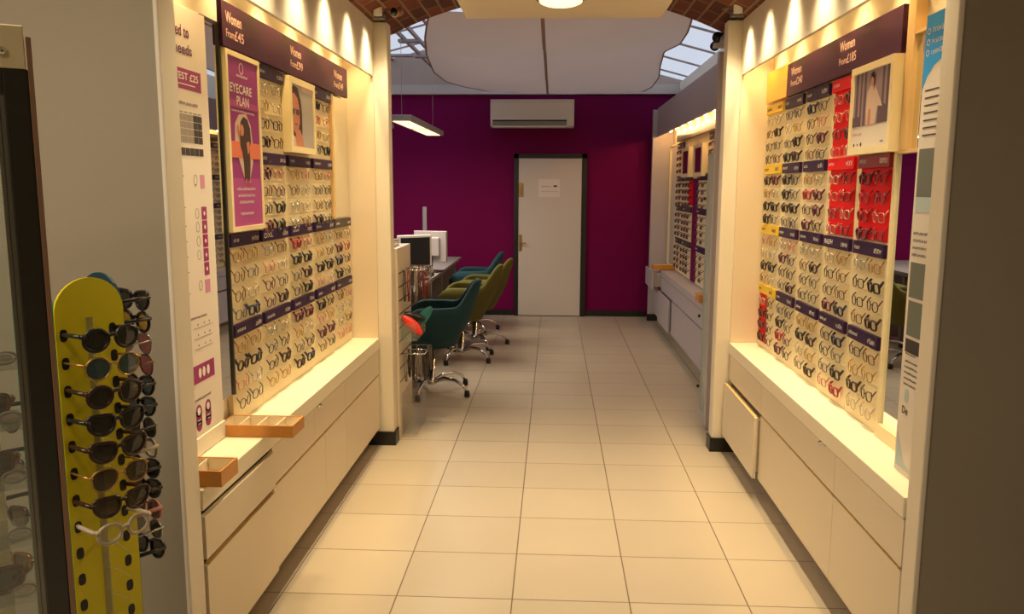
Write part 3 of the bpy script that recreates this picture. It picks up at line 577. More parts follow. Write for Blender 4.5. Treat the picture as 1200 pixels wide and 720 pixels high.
for i in range(5):
    for j in range(4): fr.rect(mb, 2.573+.034*i, 2.604+.034*i, 1.708+.023*j, 1.729+.023*j, .0002, .0006) if i >= 3 else None
for i in range(5): fr.rect(mb, 2.573+.034*i, 2.604+.034*i, 1.668, 1.692, .0002, .0006)
mb.obj('dark_chart_squares', M['dark_ink'], tp)
mb = MB()
for i in range(3):
    for j in range(4): fr.rect(mb, 2.573+.034*i, 2.604+.034*i, 1.708+.023*j, 1.729+.023*j, .0002, .0006)
for i in range(5): fr.rect(mb, 2.575+.034*i, 2.60+.034*i, 1.802, 1.806, .0002, .0005)
for z in (1.60, 1.50, 1.44, 1.39, 1.34, 1.29, 1.22): fr.rect(mb, 2.56, 2.585, z, z+.004, .0002, .0005)
for z in (1.10, 1.065, 1.03): fr.rect(mb, 2.60, 2.74, z, z+.002, .0002, .0005); [fr.ell(mb, a, z+.012, .004, .004, .0002, .0005, 8) for a in (2.63, 2.68, 2.72)]
for k, z in enumerate((1.575, 1.465, 1.42, 1.373, 1.327, 1.225)):
    for q in range(12):
        q0, q1 = 2*PI*q/12, 2*PI*(q+1)/12; fr.poly(mb, [(2.668+r*math.cos(a), z+.015+r*1.3*math.sin(a)) for r, a in ((.012, q0), (.0135, q0), (.0135, q1), (.012, q1))], .0004, .0004)
mb.obj('grey_chart_marks', M['grey_ink'], tp)
mb = MB(); fr.rect(mb, 2.705, 2.738, 1.562, 1.607, .0002, .0006); fr.rect(mb, 2.703, 2.742, 1.210, 1.255, .0002, .0006); mb.obj('pink_blocks', M['pink_ink'], tp)
join(tp, 'printed_panel', ('plinth',))
# ---- right blue leaflet stand
bs = thing('leaflet_stand', 'tall white and cyan leaflet stand against the right jamb', 'stand', (1.13, 2.5, .672))
MB().box(1.115, 1.121, 2.36, 2.615, .672, 2.085).box(1.121, 1.165, 2.607, 2.615, .672, 2.085).box(1.121, 1.165, 2.36, 2.607, .672, .69).obj('panel', M['poster'], bs)
fr = wall_frame(1, 1.115)
mb = MB(); fr.poly(mb, [(-2.613, 2.083), (-2.613, 1.868), (-2.585, 1.905), (-2.545, 1.932), (-2.48, 1.95), (-2.36, 1.96), (-2.36, 2.083)], .0002, .0006); mb.obj('cyan_print', M['cyan'], bs)
mb = MB()
for z in (2.035, 2.003, 1.972):
    for q in range(12):
        q0, q1 = 2*PI*q/12, 2*PI*(q+1)/12; fr.poly(mb, [(-2.592+r*math.cos(a), z+r*.9*math.sin(a)) for r, a in ((.008, q0), (.0105, q0), (.0105, q1), (.008, q1))], .001, .0005)
    fr.squiggle(mb, -2.568, -2.46, z-.007, z+.008, seed=int(z*1000))
mb.obj('white_marks', M['white_ink'], bs)
mb = MB()
for k in range(7): fr.rect(mb, -2.590, -2.44, 1.86-.022*k, 1.864-.022*k, .0004, .0005)
fr.text(mb, 'De', -2.585, -2.545, .865, .89); fr.squiggle(mb, -2.59, -2.52, 1.055, 1.061, seed=72)
for k in range(5): fr.squiggle(mb, -2.590, -2.50, 1.03-.018*k, 1.038-.018*k, seed=80+k)
for k in range(4): fr.squiggle(mb, -2.597, -2.50, 1.43-.022*k, 1.440-.022*k, seed=90+k)
mb.obj('lettering', M['dark_ink'], bs)
mb = MB(); fr.rect(mb, -2.600, -2.36, 1.545, 1.690, .0004, .0006); fr.rect(mb, -2.600, -2.36, 1.235, 1.345, .0004, .0006); fr.rect(mb, -2.597, -2.36, 1.115, 1.225, .0004, .0006); mb.obj('printed_photograph', M['dgreyp'], bs)
mb = MB(); fr.rect(mb, -2.600, -2.36, 1.500, 1.545, .0004, .0006); fr.poly(mb, [(-2.605, .69), (-2.605, .80), (-2.55, .71), (-2.50, .69)], .0004, .0006); fr.ell(mb, -2.562, .925, .014, .022, .0004, .0006); mb.obj('blue_print', M['pale_cyan'], bs)
mb = MB(); fr.rect(mb, -2.597, -2.36, 1.062, 1.105, .0006, .0006); mb.obj('black_print', M['dark_ink'], bs)
join(bs, 'printed_panel')
# ------------------------------------------------------------------ counters and drawer units
def units(s, side, y0, groups):
    wt = tag(MB().box(s*1.040, s*1.222, y0, 4.785, .604, .670, b=.003).obj('worktop', M['top']), 'long cream laminate worktop ledge along the %s wall' % side, 'worktop')
    for gi, (ya, yb, ups, lows, upull, lpull, lab) in enumerate(groups):
        u = thing('drawer_unit', lab, 'cabinet', (s*1.15, (ya+yb)/2, 0), 'cream drawer units')
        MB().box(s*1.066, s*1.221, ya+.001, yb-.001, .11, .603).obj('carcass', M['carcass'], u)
        MB().box(s*1.120, s*1.221, ya+.001, yb-.001, 0, .11).obj('plinth', M['kick'], u)
        for k in range(len(ups)-1):
            p = upull; d = MB().box(s*(1.046-p), s*(1.064-p), ups[k]+.0015, ups[k+1]-.0015, .449, .598 if not p else .586, b=.0015)
            if p: d.box(s*(1.064-p), s*1.064, ups[k]+.02, ups[k+1]-.02, .47, .57)
            d.obj('drawer', M['cream'], u)
        for k in range(len(lows)-1):
            p = lpull; d = MB().box(s*(1.046-p), s*(1.064-p), lows[k]+.0015, lows[k+1]-.0015, .112, .438 if not p else .428, b=.0015)
            if p: d.box(s*(1.064-p), s*1.064, lows[k]+.02, lows[k+1]-.02, .14, .41)
            dd = d.obj('drawer', M['cream'], u)
            MB().box(s*(1.0455-p), s*(1.064-p), lows[k]+.02, lows[k+1]-.02, .4385 if not p else .4285, .4415 if not p else .4305).obj('grip_rail', M['gold'], dd)
    return wt
units(-1, 'left', 2.285, [(2.285, 2.905, [2.285, 2.905], [2.285, 2.905], .010, .010, 'cream drawer unit on the left, nearest the jamb, its drawers slightly open'),
    (2.905, 3.99, [2.905, 3.45, 3.99], [2.905, 3.61, 3.99], 0, 0, 'cream drawer unit on the left, in the middle of the run'),
    (3.99, 4.785, [3.99, 4.785], [3.99, 4.785], 0, 0, 'cream drawer unit on the left, touching the far pillar')])
units(1, 'right', 2.355, [(2.355, 2.95, [2.355, 2.95], [2.355, 2.95], 0, 0, 'cream drawer unit on the right, nearest the jamb'),
    (2.95, 4.03, [2.95, 4.03], [2.95, 4.03], 0, 0, 'cream drawer unit on the right, in the middle of the run'),
    (4.03, 4.785, [4.03, 4.785], [4.03, 4.785], 0, .028, 'cream drawer unit on the right by the pillar, lower drawer ajar')])
for s, y in ((-1, 3.505), (1, 3.09)):
    un = [o for o in bpy.data.objects if o.name.startswith('drawer_unit') and s*o.location.x > 0 and abs(o.location.y-3.46) < .1][0]
    o = (MB().tube([(s*1.046, y-.03, .600), (s*1.030, y-.012, .600), (s*1.030, y+.012, .600), (s*1.046, y+.03, .600)], .0035).obj('pull_handle', M['chrome'], un)); o['label'] = 'small chrome pull handle'
# wooden trays on the left worktop
def tray(loc, w, dpt, h, nx, label, rz=0, lining=True):
    t = thing('wooden_tray', label, 'tray', loc, 'wooden trays', rz); k = .006
    m_ = MB().box(-w/2, w/2, -dpt/2, -dpt/2+k, 0, h).box(-w/2, w/2, dpt/2-k, dpt/2, 0, h).box(-w/2, -w/2+k, -dpt/2+k, dpt/2-k, 0, h).box(w/2-k, w/2, -dpt/2+k, dpt/2-k, 0, h)
    m_.obj('rim', M['wood'], t, world=False)
    MB().box(-w/2+k, w/2-k, -dpt/2+k, dpt/2-k, .002, .008).box(-w/2+k, -w/2+k+.002, -dpt/2+k, dpt/2-k, .008, h-.003).box(w/2-k-.002, w/2-k, -dpt/2+k, dpt/2-k, .008, h-.003).box(-w/2+k+.002, w/2-k-.002, -dpt/2+k, -dpt/2+k+.002, .008, h-.003).box(-w/2+k+.002, w/2-k-.002, dpt/2-k-.002, dpt/2-k, .008, h-.003).obj('lining', M['tray_in'], t, world=False)
    for i in range(1, nx):
        x = -w/2+w*i/nx; MB().box(x-.002, x+.002, -dpt/2+k, dpt/2-k, .008, h-.004).obj('divider', M['tray_in'], t, world=False)
    return t
tray((-1.068, 2.872, .671), .275, .135, .044, 4, 'long wooden divided tray sticking out from the left worktop behind the text poster')
tray((-1.085, 2.375, .671), .19, .13, .050, 2, 'small wooden divided tray at the near end of the left worktop')
# ------------------------------------------------------------------ sunglasses carousel
SP = (-1.085, 1.76); vd = math.atan2(-SP[0], SP[1])      # direction from stand to camera, measured from -y towards +x
st = thing('sunglasses_stand', 'revolving sunglasses stand with yellow, blue and green boards by the left jamb', 'display stand', (SP[0], SP[1], 0))
MB().lathe([(.20, 0), (.20, .015), (.17, .025), (.03, .04), (.02, .06), (.02, 1.0), (.02, 1.2)], (0, 0, 0), 32).obj('pedestal', M['steel'], st, world=False)
HW = .079
def face_frame(th, off=HW):
    n = Vector((math.sin(th), -math.cos(th), 0)); r = Vector((math.cos(th), math.sin(th), 0))
    return Frame(n*off, r, (0, 0, 1), n)
faces = {}
for nm, rel, mt, ztop in (('yellow', 30, 'yboard', 1.372), ('blue', 120, 'navy', 1.372), ('plain', 210, 'tealb', 1.30), ('green', -60, 'tealb', 1.372)):
    th = vd+math.radians(rel); fr = face_frame(th); faces[nm] = (th, fr)
    poly = [(-HW, .28), (HW, .28), (HW, ztop-HW*.95)]+[(HW*math.cos(q), ztop-HW*.95+HW*.95*math.sin(q)) for q in [PI*k/16 for k in range(1, 16)]]+[(-HW, ztop-HW*.95)]
    mb = MB(); fr.poly(mb, poly, -.004, .006); bo = mb.obj('board', M[mt], st, world=False); bo['label'] = nm+' round-topped board' if nm != 'plain' else 'rear board'
    mb = MB(); z = 1.252
    while z > .35:
        for a in (-.062, .05): fr.poly(mb, [(a+.0085*math.copysign(abs(math.cos(q))**.7, math.cos(q)), z+.0135*math.copysign(abs(math.sin(q))**.7, math.sin(q))) for q in [2*PI*k/14 for k in range(14)]], .002, .0006)
        z -= .0615
    sl = mb.obj('temple_slots', M['black'], bo, world=False)
    mb = MB(); fr.rect(mb, -.012, .004, .33, 1.285, .002, .004); mb.obj('clear_rail', M['acrylic'], bo, world=False)
    z = 1.262
    me0 = bo.data; me1 = sl.data; n0 = len(me0.vertices); vv = [tuple(v.co) for v in me0.vertices]+[tuple(v.co) for v in me1.vertices]
    ff = [tuple(p.vertices) for p in me0.polygons]+[tuple(i+n0 for i in p.vertices) for p in me1.polygons]; k0 = len(me0.polygons)
    nm_ = bpy.data.meshes.new('board'); nm_.from_pydata(vv, [], ff); nm_.materials.append(me0.materials[0]); nm_.materials.append(M['black'])
    for i, p in enumerate(nm_.polygons): p.material_index = int(i >= k0)
    bo.data = nm_; bpy.data.objects.remove(sl)
    while z > (.6 if nm in ('yellow', 'blue') else .9):
        MB().tube([fr.p(-.004, z-.0, .004), fr.p(.012, z-.012, .020), fr.p(.03, z-.03, .034), fr.p(.034, z-.034, .040)], .0016, 5).obj('clear_nose_rest', M['acrylic'], bo, world=False); z -= .0615
MB().box(-HW+.006, HW-.006, -HW+.006, HW-.006, .26, .28).obj('base_tray', M['black'], st, world=False).rotation_euler = (0, 0, vd+math.radians(30))
SG = {}
def sun_data(kind, thick, hw, hh):
    fr_, le, te = glass_data(kind, thick, hw, hh, long_temple=True, n=28)
    g1, g2, g3 = fr_.mesh('sunglass_front'), [l.mesh('lens') for l in le], [t.mesh('temple') for t in te]
    for q in [g1]+g3+g2: slotted(q)
    return g1, g2, g3
for k, a in dict(round=('round', 0, .0265, .0245), thickround=('round', 1, .0265, .0230), way=('wayfarer', 1, .0275, .0215), avi=('aviator', 0, .028, .0245), clear=('oval', 1, .026, .021), cat=('cat', 1, .0275, .021)).items(): SG[k] = sun_data(*a)
def sunglasses(kind, fm, lm, fr, th, z, label, out=.085, group='sunglasses on the carousel', tilt=0.0, da=-.004):
    root = thing('sunglasses', label, 'sunglasses', (0, 0, 0), group)
    g1, g2, g3 = SG[kind]
    link_obj('front_frame', g1, root, fm)
    for l in g2: link_obj('lens', l, root, lm)
    for t in g3: link_obj('temple', t, root, fm)
    p = fr.p(da, z, out); root.location = (SP[0]+p.x, SP[1]+p.y, p.z); root.rotation_euler = (tilt, 0, th)
    return root
th, fr = faces['yellow']
ylist = [('thickround', 'black', 'l_dark', 'black round sunglasses at the top of the yellow board'), ('round', 'gold', 'l_blue', 'thin gold round sunglasses with blue lenses, second on the yellow board'), ('thickround', 'tortoise', 'l_dark', 'tortoiseshell round sunglasses, third from the top of the yellow board'),
 ('way', 'black', 'l_dark', 'chunky black square sunglasses, fourth down the yellow board'), ('way', 'tortoise', 'l_dark', 'dark tortoiseshell square sunglasses, fifth down the yellow board'), ('avi', 'gold', 'l_brown', 'thin metal aviator sunglasses, sixth down the yellow board'),
 ('cat', 'tortoise', 'l_brown', 'brown upswept sunglasses, seventh down the yellow board'), ('clear', 'clear', 'demo', 'clear framed glasses, lowest on the yellow board')]
for i, (k, fm, lm, lab) in enumerate(ylist): sunglasses(k, FR[fm], M[lm], fr, th, 1.246-.0615*i, lab, tilt=random.uniform(-.03, .05))
th, fr = faces['blue']
blist = [('way', 'black', 'l_dark', 'chunky black sunglasses at the top of the blue board'), ('thickround', 'black', 'l_yel', 'black sunglasses with amber lenses on the blue board'), ('avi', 'silver', 'l_pink', 'metal sunglasses with pink lenses on the blue board'), ('avi', 'bronze', 'l_pink', 'bronze aviator sunglasses under the pink-lensed pair'),
 ('way', 'black', 'l_blue', 'black square sunglasses, fifth down the blue board'), ('cat', 'black', 'l_blue', 'black upswept sunglasses, sixth down the blue board'), ('round', 'grey', 'l_dark', 'thin round dark sunglasses, seventh down the blue board'), ('clear', 'clear', 'demo', 'clear glasses, eighth down the blue board'),
 ('way', 'black', 'l_dark', 'glossy black sunglasses, ninth down the blue board'), ('cat', 'black', 'l_dark', 'black upswept sunglasses just above the orange-brown pair'), ('clear', 'pink', 'l_brown', 'orange-brown sunglasses low on the blue board'), ('round', 'silver', 'l_brown', 'silver round sunglasses below the orange-brown pair'), ('way', 'black', 'l_dark', 'black sunglasses lowest on the blue board')]
for i, (k, fm, lm, lab) in enumerate(blist): sunglasses(k, FR[fm], M[lm], fr, th, 1.300-.052*i, lab, tilt=random.uniform(-.05, .08), out=.08)
th, fr = faces['green']
for i, (k, fm, lm, lab) in enumerate([('way', 'tortoise', 'l_brown', 'brown square sunglasses, upper pair on the green board'), ('way', 'tortoise', 'l_brown', 'brown square sunglasses, middle pair on the green board'), ('cat', 'tortoise', 'l_brown', 'brown upswept sunglasses, lower pair on the green board'), ('way', 'bronze', 'l_brown', 'bronze square sunglasses, lowest pair on the green board')]):
    sunglasses(k, FR[fm], M[lm], fr, th, 1.08-.105*i, lab)
# ------------------------------------------------------------------ glass display case at the far left edge
cd = math.radians(32.5); ca_ = Vector((-math.sin(cd), math.cos(cd), 0))      # horizontal direction from camera
cr_ = Vector((math.cos(cd), math.sin(cd), 0))
base = ca_*1.40-cr_*.004
dc = thing('glass_display_case', 'glass display case with dark steel post at the left edge', 'display case', (base.x, base.y, 0), rz=cd)
# local x = right as seen, y = away
MB().box(-.036, -.004, -.004, .008, .02, 1.735, b=.002).obj('post', M['dsteel'], dc, world=False)
MB().box(-.048, -.042, .002, .008, .02, 1.735, b=.001).box(-.042, -.036, .004, .008, .02, 1.735).obj('inner_stile', M['steel'], dc, world=False)
MB().box(-.004, .003, -.006, .022, .02, 1.780, b=.001).obj('side_edge', M['copper'], dc, world=False)
MB().box(-.60, -.006, -.008, .030, 1.735, 1.795, b=.002).obj('top_rail', M['board'], dc, world=False)
MB().box(-.60, -.036, -.004, .008, 1.700, 1.735).obj('inner_rail', M['dsteel'], dc, world=False)
for x in (-.062, -.035): MB().lathe([(.006, 0), (.007, -.006), (.004, -.012), (.001, -.013)], (x, -.008, 1.757), 14, 'y').obj('cap_screw', M['chrome'], dc, world=False)
MB().box(-.60, -.045, .004, .007, .30, 1.70).obj('glass_door', M['glass'], dc, world=False)
MB().box(-.60, .006, -.008, .26, 0, .02).obj('base', M['dsteel'], dc, world=False)
MB().box(-.60, -.088, .02, .26, .02, .30).obj('plinth', M['creamw'], dc, world=False)
MB().box(-.60, -.092, .245, .252, .30, 1.60).obj('back_panel', M['board'], dc, world=False)
[MB().box(-.60, -.10, .03, .245, q, q+.006).obj('glass_shelf', M['glass'], dc, world=False) for q in (1.50, 1.60)]
for k, z in enumerate((1.275, 1.175, 1.075, .975, .875, .775)):
    MB().box(-.60, -.050, .12, .245, z, z+.005).box(-.60, -.050, .1165, .12, z, z+.022).obj('acrylic_ledge', M['acrylic'], dc, world=False)
MB().box(-.60, -.105, .18, .19, 1.645, 1.685).obj('orange_ticket', M['orange'], dc, world=False)
for k, z in enumerate((1.275, 1.175, 1.075, .975, .875, .775)):
    lab = ['top', 'second', 'third', 'fourth', 'fifth', 'bottom'][k]
    def W_(x, y, z_): p = base+cr_*x+ca_*y; return (p.x, p.y, z_)
    o = thing('oval_tag', 'small grey oval ring tag on the %s acrylic ledge of the case' % lab, 'tag', W_(-.070, .13, z+.006), 'oval tags on the case ledges', cd+.15)
    MB().tube([(.017*math.cos(q), 0, .0125+.010*math.sin(q)) for q in [2*PI*i/20 for i in range(20)]], .0022, 6, closed=True).obj('ring', M['grey_ink'], o, world=False)
    MB().prism([(.013*math.cos(q), .0125+.0065*math.sin(q)) for q in [2*PI*i/16 for i in range(16)]], lambda a, b: (a, -.001, b), lambda a, b: (a, .001, b)).obj('card', M['linen'], o, world=False)
    if k in (1, 2, 4):
        root = thing('sunglasses', 'brown sunglasses on the %s ledge inside the glass case' % lab, 'sunglasses', W_(-.135, .16, z+.030), 'sunglasses in the glass case', cd-.1)
        g1, g2, g3 = SG['way']; link_obj('front_frame', g1, root, FR['bronze']); [link_obj('lens', l, root, M['l_brown']) for l in g2]
        for t in g3:
            tt = link_obj('temple', t, root, FR['bronze']); tt.scale = (1, .55, 1)
# ------------------------------------------------------------------ back room: right display unit
X0 = 1.19; XP = 1.345
struct('trim_unit_bulkhead', MB().box(X0-.005, X0+.015, 5.55, 9.70, 2.155, 2.475).box(X0+.015, 1.47, 5.55, 9.70, 2.44, 2.475), M['lilac'])
struct('trim_unit_end', B(1.135, 1.47, 9.70, 9.78, 0, 2.46, b=.004), M['lilac'])
struct('baseboard_unit_end', B(1.12, 1.30, 9.685, 9.70, 0, .08), M['black_skirt'])
struct('wall_unit_back', B(XP+.03, 1.47, 5.87, 9.70, 0, 2.44), M['peach'])
tag(MB().box(X0-.002, XP+.02, 5.87, 9.04, .604, .67, b=.003).obj('worktop', M['lilac']), 'pinkish-grey worktop ledge of the back room display unit', 'worktop')
for ya, yb, lab in ((5.87, 6.5, 'grey-pink drawer unit in the back room, nearest the glass cabinet'), (6.5, 7.27, 'grey-pink drawer unit in the back room, second from the glass cabinet'), (7.27, 8.2, 'grey-pink drawer unit in the back room, middle'), (8.2, 9.04, 'grey-pink drawer unit in the back room with lower door ajar'), (9.04, 9.69, 'grey-pink drawer unit in the far corner with top drawer pulled out')):
    u = thing('drawer_unit', lab, 'cabinet', (1.3, (ya+yb)/2, 0), 'back room drawer units')
    zt = .603 if yb < 9.5 else .66
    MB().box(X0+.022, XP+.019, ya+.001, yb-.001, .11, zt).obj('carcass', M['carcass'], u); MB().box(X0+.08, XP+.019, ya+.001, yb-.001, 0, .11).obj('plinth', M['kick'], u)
    p = .10 if yb > 9.5 else 0; q = .03 if ya == 8.2 else 0
    MB().box(X0+.002-p, X0+.02-p, ya+.002, yb-.002, .455, zt-.005).box(X0+.02-p, X0+.03, ya+.03, yb-.03, .48, zt-.02).obj('drawer', M['lilac'], u)
    MB().box(X0+.002-q, X0+.02-q, ya+.002, yb-.002, .112, .440).box(X0+.02-q, X0+.03, ya+.03, yb-.03, .14, .42).obj('drawer', M['lilac'], u)
tray((1.23, 9.13, .672), .24, .14, .055, 2, 'wooden tray at the far end of the back room worktop')
tray((1.215, 6.55, .671), .12, .16, .06, 2, 'wooden tray on the back room worktop by the glass cabinet')
mm = thing('back_mirror', 'tall narrow mirror with cream edges at the far end of back room unit', 'mirror', (XP, 9.3, .68))
MB().box(XP, XP+.02, 9.14, 9.66, .70, 2.03).obj('mirror_glass', M['mirror'], mm)
MB().box(XP-.012, XP+.02, 9.08, 9.14, .68, 2.05).box(XP-.012, XP+.02, 9.66, 9.69, .68, 2.05).box(XP-.012, XP+.02, 9.14, 9.66, 2.03, 2.05).box(XP-.012, XP+.02, 9.14, 9.66, .68, .70).obj('edge', M['board'], mm)
FY = [(8.62, 9.05), (8.06, 8.60), (7.26, 7.77), (6.73, 7.24), (6.20, 6.71)]; FT = [1.985, 1.640, 1.330, .985]
fcols = ['farthest', 'second farthest', 'middle', 'second nearest', 'nearest']
tag(MB().box(XP, XP+.02, 5.9, 9.07, .675, 2.05).obj('display_board', M['board']), 'wide cream display board of the back room unit', 'display board')
tag(MB().box(XP-.008, XP, 7.79, 8.03, .68, 1.66).obj('magenta_strip', M['wall_mag']), 'narrow magenta strip between back room racks', 'strip')
tag(MB().box(XP-.03, XP, 5.92, 9.05, 2.055, 2.13).obj('header_sign', M['dsteel']), 'dark header sign above the back room racks', 'sign')
stuff = MB(); cnt = 0; frb = wall_frame(1, XP-.036)
def tiny(mb, y, z):
    for sx in (-1, 1):
        mb.tube([(XP-.032, y+sx*.031+.022*math.cos(q), z+.017*math.sin(q)) for q in [2*PI*i/8 for i in range(8)]], .0032, 4, closed=True)
        mb.tube([(XP-.030, y+sx*.056, z+.008), (XP-.001, y+sx*.055, z+.026)], .0032, 4)
    mb.tube([(XP-.032, y-.010, z+.006), (XP-.032, y+.010, z+.006)], .003, 4)
tmp = MB(); tiny(tmp, 0, 0); tmp.v = [(v[0]-(XP-.032), v[1], v[2]) for v in tmp.v]; tm_ = slotted(tmp.mesh('small_spectacles'))
order = []
for ci, (ya, yb) in enumerate(FY):
    for ti in range(4):
        if ti == 0 and ci in (1, 2): continue
        o = tag(MB().box(XP-.018, XP, ya+.02, yb-.02, FT[ti], FT[ti]+.055).obj('label_strip', M['grey_label'] if ci != 2 else M['purple2']), 'dark label strip in the back room, %s column, %s tier' % (fcols[ci], tiers4[ti]), 'label', 'back room label strips')
        mb = MB(); f2 = wall_frame(1, XP-.018); f2.squiggle(mb, -yb+.05, -yb+.16, FT[ti]+.02, FT[ti]+.038, seed=ci*7+ti); mb.obj('lettering', M['white_ink'], o)
        nc = max(2, int((yb-ya-.04)/.165))
        for r in range(4):
            for j in range(nc): order.append((ci, ti, r, j, ya+.02+(yb-ya-.04)*(j+.5)/nc, FT[ti]-.045-.066*r))
order.sort(key=lambda t: t[4])
for n_, (ci, ti, r, j, y, z) in enumerate(order):
    f = rng.choice(dark+['gold', 'red'])
    if n_ < 28:
        o = link_obj('spectacles', tm_, None, FR[f]); o.location = (XP-.032, y, z)
        tag(o, '%s spectacles in the back room, %s column, %s tier, %s row, place %s' % (names[f], fcols[ci], tiers4[ti], rows4[r], ['nearest', 'second', 'third', 'fourth', 'fifth'][j]), 'spectacles', 'spectacles on the back room rack')
    else: tiny(stuff, y, z)
tag(stuff.obj('distant_spectacles', FR['plum']), 'many small dark spectacles on the far part of the back room rack', 'spectacles', kind='stuff')
tag(MB().box(XP-.004, XP, 8.07, 8.30, 1.40, 1.64).obj('red_backing_panel', M['red']), 'red backing panel in the back room rack', 'backing panel')
for ya, yb, lab in ((8.06, 8.52, 'framed magenta poster in the back room, the farther of two'), (7.34, 7.80, 'framed magenta poster in the back room, the nearer of two')):
    o = thing('framed_poster', lab, 'poster', (XP-.05, (ya+yb)/2, 1.68), 'back room framed posters')
    MB().box(XP-.055, XP-.001, ya, yb, 1.675, 1.71).box(XP-.055, XP-.001, ya, yb, 1.93, 1.962).box(XP-.055, XP-.001, ya, ya+.05, 1.71, 1.93).box(XP-.055, XP-.001, yb-.05, yb, 1.71, 1.93).obj('frame', M['board'], o)
    MB().box(XP-.045, XP-.04, ya+.05, yb-.05, 1.71, 1.93).obj('print', M['wall_mag'], o)
for i in range(9):
    y = 6.0+.42*i
    h = thing('unit_bulb', 'small glowing warm bulb under the back room bulkhead, %s from the glass cabinet' % ['first', 'second', 'third', 'fourth', 'fifth', 'sixth', 'seventh', 'eighth', 'ninth'][i], 'bulb', (1.29, y, 2.205), 'back room unit bulbs')
    MB().lathe([(.028, .06), (.028, .005), (.024, 0)], (1.29, y, 2.205), 12).obj('holder', M['steel'], h)
    MB().lathe([(.022, .0), (.018, -.012), (.002, -.02)], (1.29, y, 2.205), 12).obj('bulb', M['bulb'], h)
    light('POINT', 'unit_lamp', (1.29, y, 2.175), 3.2, (1, .55, .2), size=.015)
# ---- curved glass cabinet beside the right pillar
gc = thing('curved_glass_cabinet', 'tall curved glass cabinet with pale post behind the right pillar', 'cabinet', (1.1, 5.4, 0))
MB().box(1.005, 1.075, 5.24, 5.30, 0, 2.40, b=.004).obj('post', M['lilac'], gc)
arc = [(1.052+.038*t*0+(-.045)*math.sin(PI*t)+.03*t, 5.22+.62*t) for t in [k/14 for k in range(15)]]
mb = MB(); mb.prism(arc+[(1.30, 5.84), (1.30, 5.22)], lambda a, b: (a-.006, b, 0), lambda a, b: (a-.006, b, .06)); mb.obj('base', M['lilac'], gc)
mb = MB(); mb.grid([[(a, b, z) for a, b in arc] for z in (.06, .6, 1.2, 1.79)]); mb.grid([[(a+.006, b, z) for a, b in arc] for z in (.06, .6, 1.2, 1.79)]); mb.obj('curved_glass', M['frost'], gc)
mb = MB().tube([(a, b, 1.79) for a, b in arc], .006).tube([(arc[-1][0], arc[-1][1], .06), (arc[-1][0], arc[-1][1], 1.79)], .006); mb.obj('glass_edge', M['alu'], gc)
for z in (.45, .80, 1.15, 1.48):
    mb = MB(); mb.prism(arc+[(1.30, 5.84), (1.30, 5.22)], lambda a, b: (a+.008, b, z), lambda a, b: (a+.008, b, z+.008)); mb.obj('shelf', M['frost'], gc)
for y, z in ((5.30, 1.74), (5.32, 1.70), (5.55, 1.50), (5.55, .22), (5.60, .70)): MB().lathe([(.011, 0), (.011, -.012), (.006, -.016)], (1.012 if y > 5.4 else 1.03, y, z), 12, 'x').obj('glass_fitting', M['black'], gc)
MB().box(1.024, 1.027, 5.26, 5.36, 1.38, 1.44).obj('small_plate', M['alu'], gc)
MB().box(1.28, 1.30, 5.24, 5.84, .06, 1.95).obj('back', M['creamw'], gc)
# ------------------------------------------------------------------ spot heads and brackets on the pillar tops
def head(loc, r, length, rz, rx, label, body='black', ring='board'):
    h = thing('directional_spotlight', label, 'spotlight', loc); h.rotation_euler = (rx, 0, rz)
    MB().lathe([(r*.7, length), (r*.95, length*.9), (r, 0), (r*.85, -.004)], (0, 0, 0), 20, 'y').obj('lamp_head', M[ring], h, world=False)
    MB().lathe([(r*.80, -.005), (r*.6, .006), (.001, .012)], (0, 0, 0), 20, 'y').obj('lens', M[body], h, world=False)
    return h
h = head((-.872, 4.56, 2.505), .028, .06, -.35, .25, 'round spotlight head on a bracket at the top of the left pillar', ring='copper')
for s, side in ((-1, 'left'), (1, 'right')):
    tag(MB().box(s*.965, s*1.04, 4.735, 4.787, 2.505, 2.535, b=.004).tube([(s*1.0, 4.745, 2.53), (s*.94, 4.68, 2.545), (s*.89, 4.62, 2.52)], .005).obj('lamp_bracket', M['steel']), 'metal lamp bracket on top of the %s pillar' % side, 'bracket')
head((.945, 5.02, 2.445), .032, .06, -.6, .1, 'black round spotlight head beside the top of the right pillar', ring='black')
head((.985, 5.30, 2.44), .030, .06, -.4, .35, 'lower black spotlight head above the curved glass cabinet', ring='black')
tag(MB().box(.96, 1.045, 4.905, 5.23, 2.415, 2.44).obj('ceiling_bar', M['alu']), 'grey arm carrying the spotlight heads behind the right pillar', 'bracket')
hs = head((.72, 3.72, 2.50), .03, .07, 2.3, .5, 'small white directional spotlight near the right edge of the suspended board', body='bulb', ring='white')
MB().tube([(0, .05, .0), (0, .06, .05), (0, .06, .13)], .006).obj('stem', M['steel'], hs, world=False)
light('SPOT', 'accent_lamp', (.62, 3.61, 2.425), 60, WARM, (math.radians(62), 0, math.radians(128)), .03, math.radians(42), .8)
